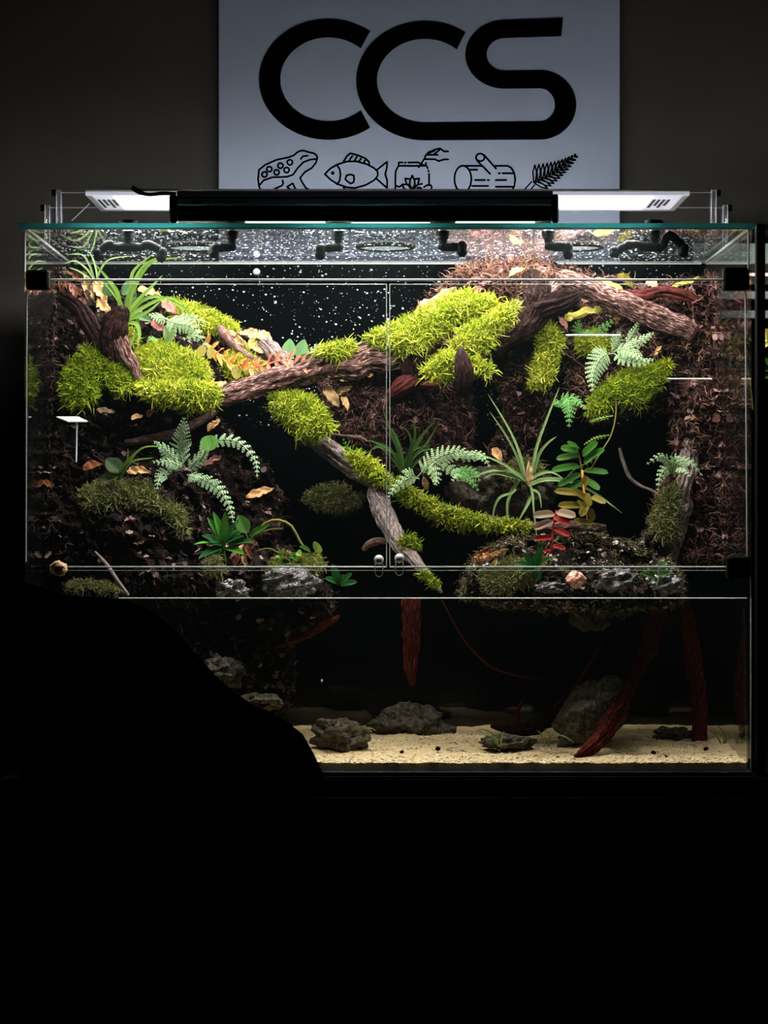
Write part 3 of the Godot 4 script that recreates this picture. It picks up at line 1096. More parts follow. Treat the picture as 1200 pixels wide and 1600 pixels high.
	for k in 12:
		var s := k / 12.0
		var q := Vector2(228, 402).lerp(Vector2(680, 105), s) + Vector2(0, 26) * sin(PI * s)
		var lu := 175.0 * pow(1.0 - s, 0.75) + 8.0
		var ll := 150.0 * pow(1.0 - s, 0.6) + 8.0
		var au := Vector2(0.05 + 0.5 * s, -1.0).normalized()
		var al := Vector2(1.0, 0.42 - 0.5 * s).normalized()
		for side in [[au, lu, Vector2(al.x, al.y)], [al, ll, au]]:
			var a: Vector2 = q + side[2] * 8.0
			var tip: Vector2 = q + side[0] * side[1]
			var w: Vector2 = side[0].orthogonal() * 20.0 * (1.0 - 0.7 * s)
			var m: Vector2 = a.lerp(tip, 0.6)
			fern.append([a.x + w.x * 0.4, a.y + w.y * 0.4, m.x + w.x, m.y + w.y, tip.x, tip.y])
			fern.append([a.x - w.x * 0.4, a.y - w.y * 0.4, m.x - w.x, m.y - w.y, tip.x, tip.y])
	icon(o, "fern_icon", fern, 800.0, 6.6667, 1.15)


func circle(x: float, y: float, r: float, a0: float, a1: float) -> Array:
	return arc(x, y, r, r, a0, a1, 14)


func oval(x: float, y: float, rx: float, ry: float, a0: float, a1: float) -> Array:
	return arc(x, y, rx, ry, a0, a1, 20)


func icon(o: Node3D, called: String, lines: Array, x0: float, k: float, half: float) -> void:
	var mb := MB.new()
	var n := 0
	for l in lines:
		var p := PackedVector2Array()
		for j in range(0, l.size(), 2):
			p.append(Vector2(x0 + l[j] / k, 225.0 + l[j + 1] / k))
		for poly in Geometry2D.offset_polyline(p, half, Geometry2D.JOIN_ROUND, Geometry2D.END_ROUND):
			if poly.size() > 2 and not Geometry2D.is_polygon_clockwise(poly):
				prism(mb, poly, 0.849, 0.0008 + 0.00004 * (n % 7))
				n += 1
	part(called, mb.mesh(), M.ink, o)


const EARTH := [Color(0.006, 0.0035, 0.003), Color(0.014, 0.008, 0.0065), Color(0.04, 0.022, 0.018), Color(0.10, 0.06, 0.052)]
const REDS := [Color(0.03, 0.01, 0.009), Color(0.075, 0.028, 0.024), Color(0.17, 0.075, 0.065), Color(0.30, 0.16, 0.14)]
const STRAW := [Color(0.22, 0.13, 0.07), Color(0.34, 0.21, 0.11), Color(0.12, 0.06, 0.035)]
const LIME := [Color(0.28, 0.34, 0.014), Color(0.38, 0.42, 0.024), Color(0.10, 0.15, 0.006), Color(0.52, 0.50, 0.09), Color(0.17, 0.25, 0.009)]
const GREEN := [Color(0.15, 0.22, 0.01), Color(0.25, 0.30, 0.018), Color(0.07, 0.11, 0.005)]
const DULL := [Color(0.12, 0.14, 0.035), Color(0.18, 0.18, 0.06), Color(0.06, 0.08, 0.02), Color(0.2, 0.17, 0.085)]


func bank(called: String, label: String, mb: MB, m: Material, base: Vector3) -> Node3D:
	var o := thing(called, label, "soil", base)
	part("earth", mb.mesh(), m, o)
	return o


func build_banks() -> void:
	var mb := relief([-20, 480, 20, 432, 95, 412, 130, 418, 180, 450, 240, 462, 320, 492, 400, 515, 436, 540, 442, 570, 380, 598, 335, 625, 345, 650, 390, 690, 432, 740, 446, 790, 440, 845, 495, 880, 525, 925, 520, 960, 480, 990, 462, 1010, 462, 1090, 430, 1140, 300, 1180, -20, 1190],
		[70, 440, 0.40, 120, 425, 0.48, 200, 460, 0.50, 300, 490, 0.52, 400, 525, 0.50, 430, 560, 0.42, 60, 520, 0.30, 60, 620, 0.30, 130, 560, 0.34, 200, 520, 0.40, 270, 570, 0.37, 320, 620, 0.33, 130, 650, 0.26, 200, 690, 0.34, 290, 680, 0.38, 370, 700, 0.42, 60, 740, 0.24, 130, 740, 0.28, 200, 760, 0.26, 280, 770, 0.22,
		200, 830, 0.16, 270, 830, 0.19, 100, 830, 0.2, 350, 790, 0.33, 420, 770, 0.40, 340, 850, 0.22, 430, 850, 0.3, 250, 905, 0.12, 400, 905, 0.15, 490, 915, 0.2, 420, 960, 0.26, 350, 1050, 0.22, 200, 1100, 0.1, 440, 1080, 0.3], 5.0, 0.05, 16.0, 0.585, 0.016)
	var o := bank("left_bank", "steep dark earth bank with crumbling bark along the left side of the tank", mb, M.earth, at(240, 1180, 0.3))
	litter(mb, o, 2600, 3200, EARTH, EARTH + [Color(0.3, 0.2, 0.17)], 0.016, 0.010)
	mb = relief([500, 598, 520, 572, 575, 556, 640, 556, 700, 560, 730, 590, 742, 640, 745, 690, 720, 735, 660, 745, 600, 735, 555, 715, 520, 690, 505, 650],
		[520, 600, 0.40, 600, 580, 0.40, 680, 575, 0.42, 560, 640, 0.38, 620, 640, 0.37, 560, 690, 0.37, 640, 700, 0.4, 720, 640, 0.46, 720, 700, 0.44], 5.0, 0.04, 22.0, 0.56, 0.016)
	o = bank("fibre_mound", "reddish brown mound of fibrous peat below the main branch", mb, M.red_earth, at(620, 740, 0.4))
	litter(mb, o, 2600, 500, REDS + EARTH, REDS, 0.017, 0.009)
	mb = relief([640, 492, 660, 462, 690, 440, 712, 414, 760, 408, 840, 410, 890, 412, 950, 428, 1010, 440, 1090, 430, 1180, 432, 1215, 600, 1215, 760, 1200, 885, 1075, 885, 1048, 850, 1015, 845, 1022, 770, 1050, 715, 1045, 650, 1020, 640, 985, 655, 930, 662, 905, 650, 882, 650, 880, 560, 866, 600, 850, 660, 835, 720, 815, 762, 775, 745, 760, 700, 790, 640, 770, 590, 700, 560, 650, 545],
		[700, 440, 0.52, 780, 425, 0.53, 860, 440, 0.52, 950, 460, 0.52, 1040, 450, 0.5, 1110, 450, 0.45, 680, 500, 0.48, 740, 540, 0.48, 820, 560, 0.47, 800, 640, 0.46, 820, 700, 0.45, 860, 500, 0.47, 900, 540, 0.47, 960, 560, 0.42, 1000, 560, 0.40, 960, 630, 0.4, 1060, 570, 0.42, 1100, 560, 0.38, 1090, 480, 0.42, 1110, 640, 0.34, 1090, 700, 0.34, 1110, 780, 0.32, 1060, 800, 0.34, 1100, 870, 0.3], 5.0, 0.05, 14.0, 0.585, 0.016)
	o = bank("right_bank", "reddish bark and fibre bank filling the upper right of the tank", mb, M.red_earth, at(950, 880, 0.45))
	litter(mb, o, 3600, 3600, REDS + EARTH + STRAW, REDS + EARTH + [Color(0.42, 0.27, 0.25)], 0.018, 0.010)
	mb = relief([715, 935, 722, 890, 745, 862, 790, 838, 850, 826, 930, 828, 990, 845, 1012, 820, 1040, 840, 1062, 880, 1075, 925, 1062, 950, 960, 965, 840, 955, 760, 948],
		[740, 900, 0.16, 800, 880, 0.17, 860, 850, 0.28, 920, 850, 0.3, 980, 860, 0.28, 1030, 850, 0.28, 850, 910, 0.15, 950, 905, 0.15, 1040, 910, 0.14, 900, 940, 0.18], 5.0, 0.045, 14.0, 0.56, 0.016)
	o = bank("shore_bank", "low stony shore bank at the waterline on the right", mb, M.earth, at(900, 950, 0.25))
	litter(mb, o, 1300, 1500, EARTH + DULL, EARTH + [Color(0.3, 0.26, 0.2), Color(0.4, 0.36, 0.3)], 0.014, 0.008, true)
	mb = relief([690, 762, 720, 728, 780, 716, 850, 724, 880, 760, 860, 800, 800, 815, 740, 805, 700, 790], [720, 760, 0.45, 780, 750, 0.42, 840, 770, 0.45, 780, 800, 0.45], 6.0, 0.03, 18.0, 0.57, 0.01)
	solo("rock_slab", mb.mesh(), M.stone, "dim grey brown rock slab behind the pale fern in the middle", "stone")
	# straw on top of the right bank
	var tm := relief([700, 455, 712, 420, 740, 408, 800, 402, 860, 410, 880, 440, 850, 465, 780, 462, 740, 452], [740, 430, 0.5, 800, 425, 0.49, 850, 440, 0.48], 6.0, 0.03, 20.0, 0.56, 0.01)
	o = thing("root_tangle", "tangle of straw coloured roots heaped at the top of the right bank", "roots", at(790, 460, 0.5))
	part("core", tm.mesh(), M.red_earth, o)
	litter(tm, o, 700, 160, STRAW + REDS, [Color(0.34, 0.18, 0.17), Color(0.27, 0.14, 0.125)], 0.022, 0.014)


func build_wood() -> void:
	wood("main_branch", "long dark weathered branch crossing the tank from left to upper right", [322, 630, 0.30, 9, 350, 618, 0.31, 15, 400, 603, 0.32, 18, 480, 580, 0.33, 20, 560, 562, 0.35, 24, 640, 545, 0.38, 27, 720, 530, 0.4, 26, 790, 508, 0.42, 27, 850, 482, 0.44, 26, 885, 452, 0.46, 18], M.bark, 0.34)
	wood("sloping_branch", "reddish grey branch sloping down to the right below the lid", [875, 430, 0.45, 10, 900, 442, 0.43, 15, 940, 462, 0.42, 17, 1010, 490, 0.4, 19, 1060, 510, 0.385, 17, 1086, 522, 0.375, 12], M.bark, 0.26)
	wood("gnarled_root", "thick gnarled dark root standing at the right end of the main branch", [830, 424, 0.43, 10, 832, 445, 0.42, 16, 838, 470, 0.4, 22, 830, 500, 0.38, 20, 800, 525, 0.37, 15, 770, 548, 0.36, 9], M.dark_bark, 0.42)
	wood("knotty_root", "short knotty root arm pointing right from the gnarled root", [835, 490, 0.39, 15, 865, 478, 0.37, 17, 890, 466, 0.38, 13, 908, 455, 0.4, 6], M.dark_bark, 0.42)
	wood("broken_stub", "black broken stub sticking up through the forked moss", [722, 543, 0.245, 3, 720, 556, 0.238, 9, 723, 576, 0.235, 13, 725, 598, 0.24, 12, 722, 612, 0.27, 8, 716, 600, 0.31, 7], M.dark_bark, 0.3)
	wood("hanging_root", "thick ragged root hanging under the main branch beside the door gap", [650, 545, 0.36, 14, 645, 565, 0.35, 17, 652, 585, 0.36, 14, 660, 600, 0.37, 7], M.dark_bark, 0.45)
	wood("red_root", "thin red brown root under the forked moss", [610, 612, 0.38, 6, 640, 602, 0.36, 6, 690, 598, 0.35, 6, 715, 583, 0.34, 5, 730, 572, 0.34, 3], M.red_bark, 0.3)
	wood("red_plank", "dark red wood piece lying in the fibre mound", [608, 618, 0.35, 8, 630, 602, 0.34, 14, 655, 590, 0.36, 10], M.red_bark, 0.2)
	wood("slanting_branch", "grey bare branch slanting down right from the hanging moss", [440, 640, 0.34, 8, 470, 668, 0.33, 14, 510, 698, 0.32, 15, 560, 735, 0.3, 15, 600, 764, 0.28, 9], M.grey_bark, 0.3)
	wood("forked_branch", "grey tapering branch reaching down to the water behind the door knobs", [585, 760, 0.29, 9, 592, 785, 0.27, 15, 602, 812, 0.25, 15, 625, 850, 0.21, 13, 660, 890, 0.16, 8, 680, 915, 0.14, 4, 690, 926, 0.135, 2], M.grey_bark, 0.28)
	wood("curled_bark", "small curled bark strip left of the door knobs", [568, 860, 0.27, 3, 576, 851, 0.265, 5, 588, 846, 0.26, 6, 604, 845, 0.25, 4], M.bark, 0.4)
	wood("moss_branch", "branch under the long strip of moss running right from the door gap", [596, 757, 0.3, 7, 620, 768, 0.29, 10, 660, 785, 0.28, 12, 730, 812, 0.28, 12, 820, 824, 0.3, 9, 900, 822, 0.3, 8, 946, 825, 0.31, 5], M.bark, 0.3)
	wood("black_stump", "black hollow stump holding the grassy tuft at upper left", [208, 615, 0.3, 8, 195, 580, 0.29, 14, 176, 545, 0.28, 20, 178, 510, 0.27, 20, 190, 488, 0.265, 14, 192, 480, 0.26, 6], M.dark_bark, 0.35)
	wood("curved_branch", "curved dark trunk along the left side above the dull moss", [92, 462, 0.36, 7, 118, 480, 0.33, 11, 140, 508, 0.31, 13, 160, 545, 0.3, 14], M.dark_bark, 0.35)
	wood("mossy_root", "brown root running down between the two left moss cushions", [182, 515, 0.28, 10, 192, 545, 0.27, 13, 208, 572, 0.27, 11, 216, 598, 0.27, 5], M.bark, 0.3)
	wood("brown_stick", "smooth brown stick leaning in the dry leaves on the left bank", [343, 512, 0.41, 5, 355, 526, 0.39, 7, 370, 544, 0.38, 6, 385, 555, 0.37, 6, 396, 562, 0.36, 4], M.bark, 0.12)
	wood("pale_root", "pale knotted root at the end of the left bank above the main branch", [412, 535, 0.4, 8, 430, 552, 0.37, 12, 446, 568, 0.35, 12, 462, 578, 0.34, 6], M.grey_bark, 0.4)
	wood("red_bark_strip", "wavy red bark strip lying below the lid at upper right", [938, 452, 0.46, 5, 965, 462, 0.44, 8, 1000, 464, 0.43, 10, 1030, 456, 0.43, 9, 1060, 460, 0.42, 9, 1092, 472, 0.41, 5], M.red_bark, 0.4)
	wood("tall_trunk", "tall grey bark trunk standing at the right behind the small fern", [1088, 650, 0.36, 8, 1080, 700, 0.34, 12, 1070, 750, 0.32, 14, 1062, 795, 0.31, 17, 1050, 845, 0.3, 14, 1046, 880, 0.3, 10], M.grey_bark, 0.4)
	wood("bark_limb", "thin reddish limb running up behind the lower left fern", [196, 692, 0.32, 5, 240, 686, 0.31, 7, 290, 670, 0.31, 7, 330, 645, 0.31, 6, 345, 628, 0.31, 4], M.bark, 0.3)
	wood("bare_twig", "bare grey twig leaning into the water at lower left", [148, 862, 0.1, 1.5, 165, 880, 0.08, 3, 182, 905, 0.06, 4, 200, 930, 0.05, 3], M.grey_bark, 0.3)
	wood("crooked_twig", "thin crooked grey twig reaching left from the tall trunk into the shade", [968, 700, 0.36, 2, 974, 722, 0.36, 3, 984, 745, 0.36, 3, 1000, 758, 0.36, 2.5, 1022, 768, 0.34, 2, 1050, 790, 0.32, 2], M.grey_bark, 0.3)
	wood("leaning_bark", "long slim bark strip beside the slanting branch", [495, 673, 0.33, 1.5, 530, 680, 0.33, 2, 562, 684, 0.33, 3, 574, 690, 0.33, 1], M.bark, 0.4)
	# under water
	wood("sunken_branch", "sunken branch dusted with pale sand under the water at left", [388, 1014, 0.25, 6, 420, 1008, 0.25, 6, 455, 1002, 0.26, 6, 490, 985, 0.27, 8, 520, 970, 0.29, 5, 530, 962, 0.3, 2], M.sunk_bark, 0.3)
	wood("red_pillar_root", "short red root hanging into the water in the middle", [643, 935, 0.34, 13, 642, 965, 0.33, 14, 644, 1000, 0.33, 13, 641, 1040, 0.33, 10, 645, 1072, 0.33, 4], M.sunk_bark, 0.4)
	wood("red_log", "red brown log leaning on the sand against the mottled stone", [1010, 1030, 0.32, 8, 985, 1072, 0.24, 9, 960, 1118, 0.17, 13, 935, 1158, 0.11, 12, 912, 1178, 0.08, 9, 898, 1182, 0.07, 3], M.sunk_bark, 0.35)
	wood("upper_root", "dark red root slanting down from the waterline at right", [1042, 930, 0.34, 8, 1026, 975, 0.34, 13, 1008, 1020, 0.34, 12, 990, 1052, 0.34, 5], M.sunk_bark, 0.4)
	wood("standing_root", "dark red root standing in the water near the right side", [1068, 930, 0.36, 6, 1078, 985, 0.36, 11, 1084, 1050, 0.35, 12, 1094, 1110, 0.33, 11, 1092, 1168, 0.28, 10], M.sunk_bark, 0.4)
	wood("sunken_twig", "long thin twig arching under the water in the middle", [690, 938, 0.2, 1.2, 725, 1000, 0.21, 1.4, 765, 1040, 0.22, 2.2, 810, 1056, 0.24, 1.8, 862, 1063, 0.27, 1.2], M.sunk_bark, 0.2)
	wood("sunken_snag", "black forked snag on the sand left of the mottled stone", [768, 1132, 0.27, 4, 800, 1140, 0.26, 8, 838, 1135, 0.26, 11, 862, 1118, 0.27, 6, 880, 1095, 0.28, 3], M.dark_bark, 0.4)
	wood("sunken_prong", "red prong rising from the black snag under water", [815, 1138, 0.26, 5, 808, 1118, 0.26, 4, 818, 1090, 0.26, 2], M.sunk_bark, 0.3)
	wood("slim_root", "slim dark root slanting above the mottled stone under water", [952, 985, 0.36, 2, 930, 1025, 0.35, 3, 900, 1072, 0.32, 4, 866, 1106, 0.31, 3], M.sunk_bark, 0.3)


func build_moss() -> void:
	moss("large lime green moss cushion on the left bank above the main branch", [196, 585, 212, 545, 248, 532, 300, 546, 324, 570, 332, 602, 300, 612, 240, 610], 0.37, 0.30, 0.03, 0.085, 0.0125, LIME)
	moss("bright moss shelf hanging at the left end of the main branch", [210, 602, 225, 596, 280, 598, 330, 596, 344, 614, 338, 630, 300, 637, 255, 632, 226, 618], 0.275, 0.255, 0.035, 0.1, 0.0135, LIME)
	moss("duller green moss patch by the left side of the tank", [99, 590, 112, 560, 132, 540, 165, 546, 200, 568, 210, 608, 194, 622, 174, 604, 152, 604, 146, 626, 122, 642, 102, 625], 0.31, 0.25, 0.02, 0.075, 0.0135, GREEN)
	moss("moss carpet on the crest of the left bank below the black back wall", [244, 470, 275, 467, 320, 480, 360, 498, 384, 516, 345, 524, 305, 518, 262, 500], 0.515, 0.45, 0.02, 0.085, 0.0125, LIME)
	moss("small moss tuft beside the black stump", [188, 510, 206, 514, 217, 535, 202, 548, 188, 532], 0.41, 0.38, 0.02, 0.09, 0.0125, LIME)
	moss("moss pad under the pink trailing strand", [342, 556, 388, 553, 412, 574, 398, 592, 360, 594], 0.40, 0.36, 0.02, 0.085, 0.0125, LIME)
	moss("short moss tuft on the lower part of the main branch", [484, 550, 500, 541, 552, 530, 556, 546, 530, 560, 492, 563], 0.345, 0.325, 0.022, 0.09, 0.013, LIME)
	moss("long thick moss mat along the top of the main branch", [560, 527, 600, 512, 650, 490, 690, 468, 722, 455, 762, 462, 786, 470, 770, 486, 730, 500, 700, 512, 680, 528, 650, 550, 615, 546, 575, 536], 0.43, 0.35, 0.035, 0.085, 0.0155, LIME, 0.15)
	moss("moss sleeve climbing the upper fork toward the gnarled root", [700, 545, 722, 512, 760, 495, 802, 468, 806, 482, 792, 505, 770, 524, 762, 545, 738, 552, 715, 560], 0.365, 0.315, 0.032, 0.09, 0.0145, LIME)
	moss("moss spreading round the broken stub on the lower fork", [660, 574, 680, 560, 704, 546, 724, 560, 742, 556, 772, 576, 764, 586, 742, 580, 716, 580, 692, 592, 668, 588], 0.31, 0.285, 0.028, 0.095, 0.0145, LIME)
	moss("rounded moss cushion hanging below the main branch", [414, 618, 450, 612, 490, 616, 514, 648, 522, 668, 492, 686, 470, 685, 440, 655], 0.335, 0.285, 0.03, 0.085, 0.0135, LIME + GREEN)
	moss("yellow green moss on the slanting branch left of the door gap", [532, 692, 550, 700, 580, 715, 608, 742, 618, 760, 600, 762, 575, 746, 545, 720], 0.3, 0.275, 0.02, 0.09, 0.0115, LIME)
	moss("long narrow strip of moss on the branch right of the door gap", [604, 752, 630, 750, 660, 770, 700, 790, 760, 808, 832, 814, 818, 830, 760, 828, 700, 820, 655, 796, 622, 778], 0.275, 0.265, 0.022, 0.08, 0.0115, GREEN + LIME)
	moss("upright moss strip on the dark bank below the root arm", [840, 516, 866, 504, 880, 530, 870, 560, 862, 592, 845, 612, 818, 612, 830, 585, 838, 550], 0.435, 0.385, 0.025, 0.085, 0.012, LIME)
	moss("olive green moss mound under the blue green fern at right", [912, 640, 940, 602, 960, 586, 1000, 572, 1052, 560, 1053, 576, 1030, 602, 1002, 640, 985, 636, 962, 628, 935, 655], 0.39, 0.315, 0.025, 0.085, 0.0125, GREEN)
	moss("pale moss pad behind the reflection ledge at right", [896, 528, 925, 514, 962, 524, 956, 550, 930, 556, 905, 546], 0.45, 0.43, 0.02, 0.085, 0.012, LIME)
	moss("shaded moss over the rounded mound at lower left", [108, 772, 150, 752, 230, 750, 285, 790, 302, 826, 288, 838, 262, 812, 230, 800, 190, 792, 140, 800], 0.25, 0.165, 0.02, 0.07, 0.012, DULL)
	moss("small moss tuft on the forked branch above the right knob", [622, 834, 650, 840, 656, 862, 634, 862], 0.21, 0.2, 0.012, 0.09, 0.0105, GREEN)
	moss("moss on the shore bank below the dry sticks", [748, 898, 790, 874, 832, 880, 836, 918, 762, 922], 0.17, 0.13, 0.02, 0.08, 0.011, DULL)
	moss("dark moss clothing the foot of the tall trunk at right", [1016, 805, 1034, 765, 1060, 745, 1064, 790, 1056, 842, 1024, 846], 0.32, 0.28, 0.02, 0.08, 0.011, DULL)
	moss("thin moss at the wet tip of the forked branch", [654, 884, 666, 892, 690, 918, 684, 924, 660, 902], 0.155, 0.125, 0.008, 0.1, 0.0095, GREEN)
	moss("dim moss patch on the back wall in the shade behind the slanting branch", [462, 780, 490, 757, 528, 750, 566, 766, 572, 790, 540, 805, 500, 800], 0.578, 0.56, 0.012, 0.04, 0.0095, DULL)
	moss("small greyish moss tuft above the water at lower left", [316, 880, 340, 868, 354, 895, 336, 908], 0.12, 0.09, 0.012, 0.09, 0.0105, DULL)
	moss("mixed moss and liverwort at the edge of the sunken rocks", [405, 900, 440, 868, 500, 870, 512, 888, 470, 900], 0.2, 0.16, 0.012, 0.07, 0.0105, DULL + GREEN)
	moss("dim low moss at the waterline beside the bare twig", [92, 915, 120, 905, 160, 908, 198, 920, 190, 930, 110, 928], 0.11, 0.08, 0.012, 0.07, 0.0105, DULL)
	moss("dark moss on the dim rock slab", [775, 735, 810, 715, 850, 722, 846, 745, 800, 752], 0.41, 0.39, 0.012, 0.07, 0.0105, DULL)


func build_water() -> void:
	var y0 := YC - 415.0 * S + 0.0105
	var xl := -555.0 * S
	var xr := 568.0 * S
	# sand bed
	var mb := MB.new()
	var nx := 150
	var nz := 70
	for j in nz + 1:
		for i in nx + 1:
			var x := lerpf(xl, xr, float(i) / nx)
			var z := lerpf(-0.0075, -0.595, float(j) / nz)
			var h := 0.013 + 0.012 * smoothstep(0.0, 0.5, float(j) / nz) + 0.006 * noise.get_noise_2d(x * 260.0, z * 260.0) * smoothstep(0.0, 0.2, float(j) / nz) + 0.0022 * fine.get_noise_2d(x * 900.0, z * 900.0) + 0.0012 * fine.get_noise_2d(x * 2600.0, z * 2600.0)
			mb.add(Vector3(x, y0 + h, z))
	for j in nz:
		for i in nx:
			var a := j * (nx + 1) + i
			mb.quad(a, a + nx + 1, a + nx + 2, a + 1)
	for i in nx:
		var p := mb.v[i]
		var q := mb.v[i + 1]
		var k := mb.add(p)
		mb.add(q)
		mb.add(Vector3(q.x, y0, q.z))
		mb.add(Vector3(p.x, y0, p.z))
		mb.quad(k, k + 1, k + 2, k + 3)
	var o := thing("sand_bed", "pale yellow sand covering the bottom of the water", "sand", Vector3(0, y0, -0.3))
	o.set_meta("kind", "stuff")
	part("sand", mb.mesh(), M.sand, o)
	var w := []
	var c := PackedColorArray()
	for k in 5200:
		var z := -0.008 - pow(rng.randf(), 1.6) * 0.5
		var x := rf(-0.15, 0.595)
		var i := int((x - xl) / (xr - xl) * nx)
		var j := int((z + 0.0075) / (-0.5875) * nz)
		var p := mb.v[j * (nx + 1) + i]
		w.append(posed(Vector3(x, p.y + rf(-0.001, 0.0012), z), Vector3.UP, Vector3.ONE * rf(0.0025, 0.0065)))
		c.append(shade([Color(0.72, 0.62, 0.40), Color(0.85, 0.78, 0.58), Color(0.5, 0.4, 0.24)]) if rng.randf() < 0.96 else Color(0.08, 0.06, 0.04))
	many("grains", chip_mesh, w, c, M.fibre, o)
	for q in [[1021, 1176, "dark pebble on the sand to the left below the dim right rock"], [1065, 1178, "dark pebble on the sand in front of the standing root"], [1103, 1170, "dark pebble on the sand to the right of the standing root"], [1148, 1187, "dark pebble on the sand nearest the right side glass"], [872, 1184, "dark pebble at the front of the sand below the mottled stone"],
		[1040, 1183, "dark pebble at the front of the sand below the dim right rock"], [684, 1170, "dark pebble on the sand to the right of the big back rock"], [628, 1175, "dark pebble on the sand just in front of the big back rock"]]:
		stone("dark_pebble", q[2], [q[0], q[1], 0.09 if q[1] > 1180 else 0.14], [rf(3, 5), rf(2, 3.4), 0.004], M.earth, 0.3, "pebble", "dark pebbles on the sand")
	# water
	var wm := MB.new()
	var yw := YC - 135.0 * S
	nx = 120
	nz = 50
	for j in nz + 1:
		for i in nx + 1:
			var x := lerpf(xl + 0.0005, xr - 0.0005, float(i) / nx)
			var z := lerpf(-0.0067, -0.5985, float(j) / nz)
			wm.add(Vector3(x, yw + 0.0009 * noise.get_noise_2d(x * 700.0, z * 1500.0), z))
	for j in nz:
		for i in nx:
			var a := j * (nx + 1) + i
			wm.quad(a, a + nx + 1, a + nx + 2, a + 1)
	var m := wm.v.size()
	var rim := []
	for i in nx + 1:
		rim.append(i)
	for j in range(1, nz + 1):
		rim.append(j * (nx + 1) + nx)
	for i in range(nx - 1, -1, -1):
		rim.append(nz * (nx + 1) + i)
	for j in range(nz - 1, 0, -1):
		rim.append(j * (nx + 1))
	for k in rim:
		wm.add(wm.v[k])
		wm.add(Vector3(wm.v[k].x, y0 + 0.004, wm.v[k].z))
	for k in rim.size():
		var a: int = m + k * 2
		var b: int = m + ((k + 1) % rim.size()) * 2
		wm.quad(a, b, b + 1, a + 1)
	var wt := solo("tank_water", wm.mesh(), M.water, "clear dark water filling the lower part of the tank", "water", "", "stuff")
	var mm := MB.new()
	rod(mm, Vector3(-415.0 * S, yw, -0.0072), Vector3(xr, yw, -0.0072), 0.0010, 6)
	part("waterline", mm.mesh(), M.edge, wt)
	# stones in and at the water
	stone("mottled_stone", "large mottled grey stone leaning on the sand at right", [924, 1119, 0.22], [44, 64, 0.05], M.stone, 0.22, "stone", "", -0.62)
	stone("pointed_stone", "dark pointed stone on the sand beside the black screen", [532, 1152, 0.17], [44, 26, 0.04], M.stone, 0.4, "stone", "", -0.15)
	stone("flat_stone", "low dark flat stone half buried in the sand in the middle", [792, 1160, 0.16], [40, 12, 0.03], M.stone, 0.35)
	stone("back_rock", "big dim rock at the back of the sand in the middle", [640, 1140, 0.45], [60, 38, 0.06], M.stone, 0.35)
	stone("right_rock", "dim rock at the back of the sand by the standing root", [1055, 1152, 0.36], [34, 16, 0.04], M.stone, 0.35)
	stone("cliff_rock", "grey rock below the waterline above the sunken branch", [440, 965, 0.3], [52, 42, 0.06], M.stone, 0.3)
	stone("screen_rock", "speckled rock just above the edge of the black screen", [405, 1098, 0.12], [34, 14, 0.03], M.stone, 0.35)
	stone("shade_rock", "rough rock deep under the water at left beside the black screen", [345, 1052, 0.16], [36, 26, 0.04], M.stone, 0.35)
	stone("hanging_rock", "mossy greenish rock under the waterline at right", [922, 955, 0.3], [34, 30, 0.05], M.stone, 0.35)
	stone("wet_boulder", "wet grey boulder at the waterline below the arching stem", [452, 912, 0.13], [42, 24, 0.04], M.wet_stone, 0.35)
	stone("pink_stone", "small pink stone at the waterline at right", [900, 905, 0.1], [15, 13, 0.015], M.pink_stone, 0.2)
	stone("wet_cobble", "wet grey cobble left of the small shore plant at right", [965, 905, 0.12], [30, 18, 0.03], M.wet_stone, 0.4)
	stone("shore_cobble", "wet dark cobble under the small shore plant at right", [1040, 912, 0.12], [24, 16, 0.025], M.wet_stone, 0.4)
	stone("low_cobble", "low wet cobble left of the pink stone", [860, 918, 0.1], [24, 8, 0.025], M.wet_stone, 0.4)
	stone("left_cobble", "wet cobble at the waterline below the greyish moss tuft", [365, 922, 0.08], [24, 14, 0.02], M.wet_stone, 0.45)
	stone("white_bubble", "single tiny white bubble stuck inside the glass under water", [503, 1064, 0.008], [1.6, 2.4, 0.0012], M.white, 0.05, "bubble")
	# under-water blades
	for c2 in [["blades of a water plant beside the pointed stone", [[556, 1158, 562, 1142, 576, 1137, 588, 1142], [552, 1160, 556, 1148, 566, 1144]], 0.16],
		["pale water grass growing over the low flat stone", [[775, 1163, 768, 1146, 752, 1140, 744, 1143], [782, 1164, 784, 1150, 788, 1142], [778, 1164, 774, 1152, 762, 1150]], 0.12],
		["water grass at the foot of the mottled stone", [[856, 1166, 862, 1150, 880, 1150, 896, 1160], [852, 1166, 846, 1148, 838, 1140], [858, 1166, 858, 1148, 850, 1138]], 0.14],
		["water grass tuft near the right side of the sand", [[1130, 1162, 1132, 1148, 1120, 1132], [1126, 1162, 1118, 1148, 1110, 1142], [1133, 1162, 1136, 1150, 1140, 1146]], 0.2]]:
		var t := thing("water_grass", c2[0], "grass", at(c2[1][0][0], c2[1][0][1], c2[2]))
		for p in c2[1]:
			blade(t, p, c2[2], c2[2] - 0.015, 3.4, M.pale_grass)


func fern(label: String, base: Array, m: Material, fronds: Array, facing := Vector3(0.1, 0.5, 1.0)) -> void:   # each frond: path, depth at both ends, half width, pairs
	var o := thing("fern", label, "fern", at(base[0], base[1], base[2]))
	for f in fronds:
		frond(o, f[0], f[1], f[2], f[3], f[4], m, facing)


func clump(called: String, label: String, base: Array, m: Material, wpx: float, blades: Array) -> Node3D:
	var o := thing(called, label, "grass", at(base[0], base[1], base[2]))
	for b in blades:
		var d1: float = base[2] + (b[b.size() - 1] if b.size() % 2 else rf(-0.05, 0.02))
		blade(o, b.slice(0, b.size() - b.size() % 2), base[2], d1, wpx * rf(0.8, 1.15), m)
	return o


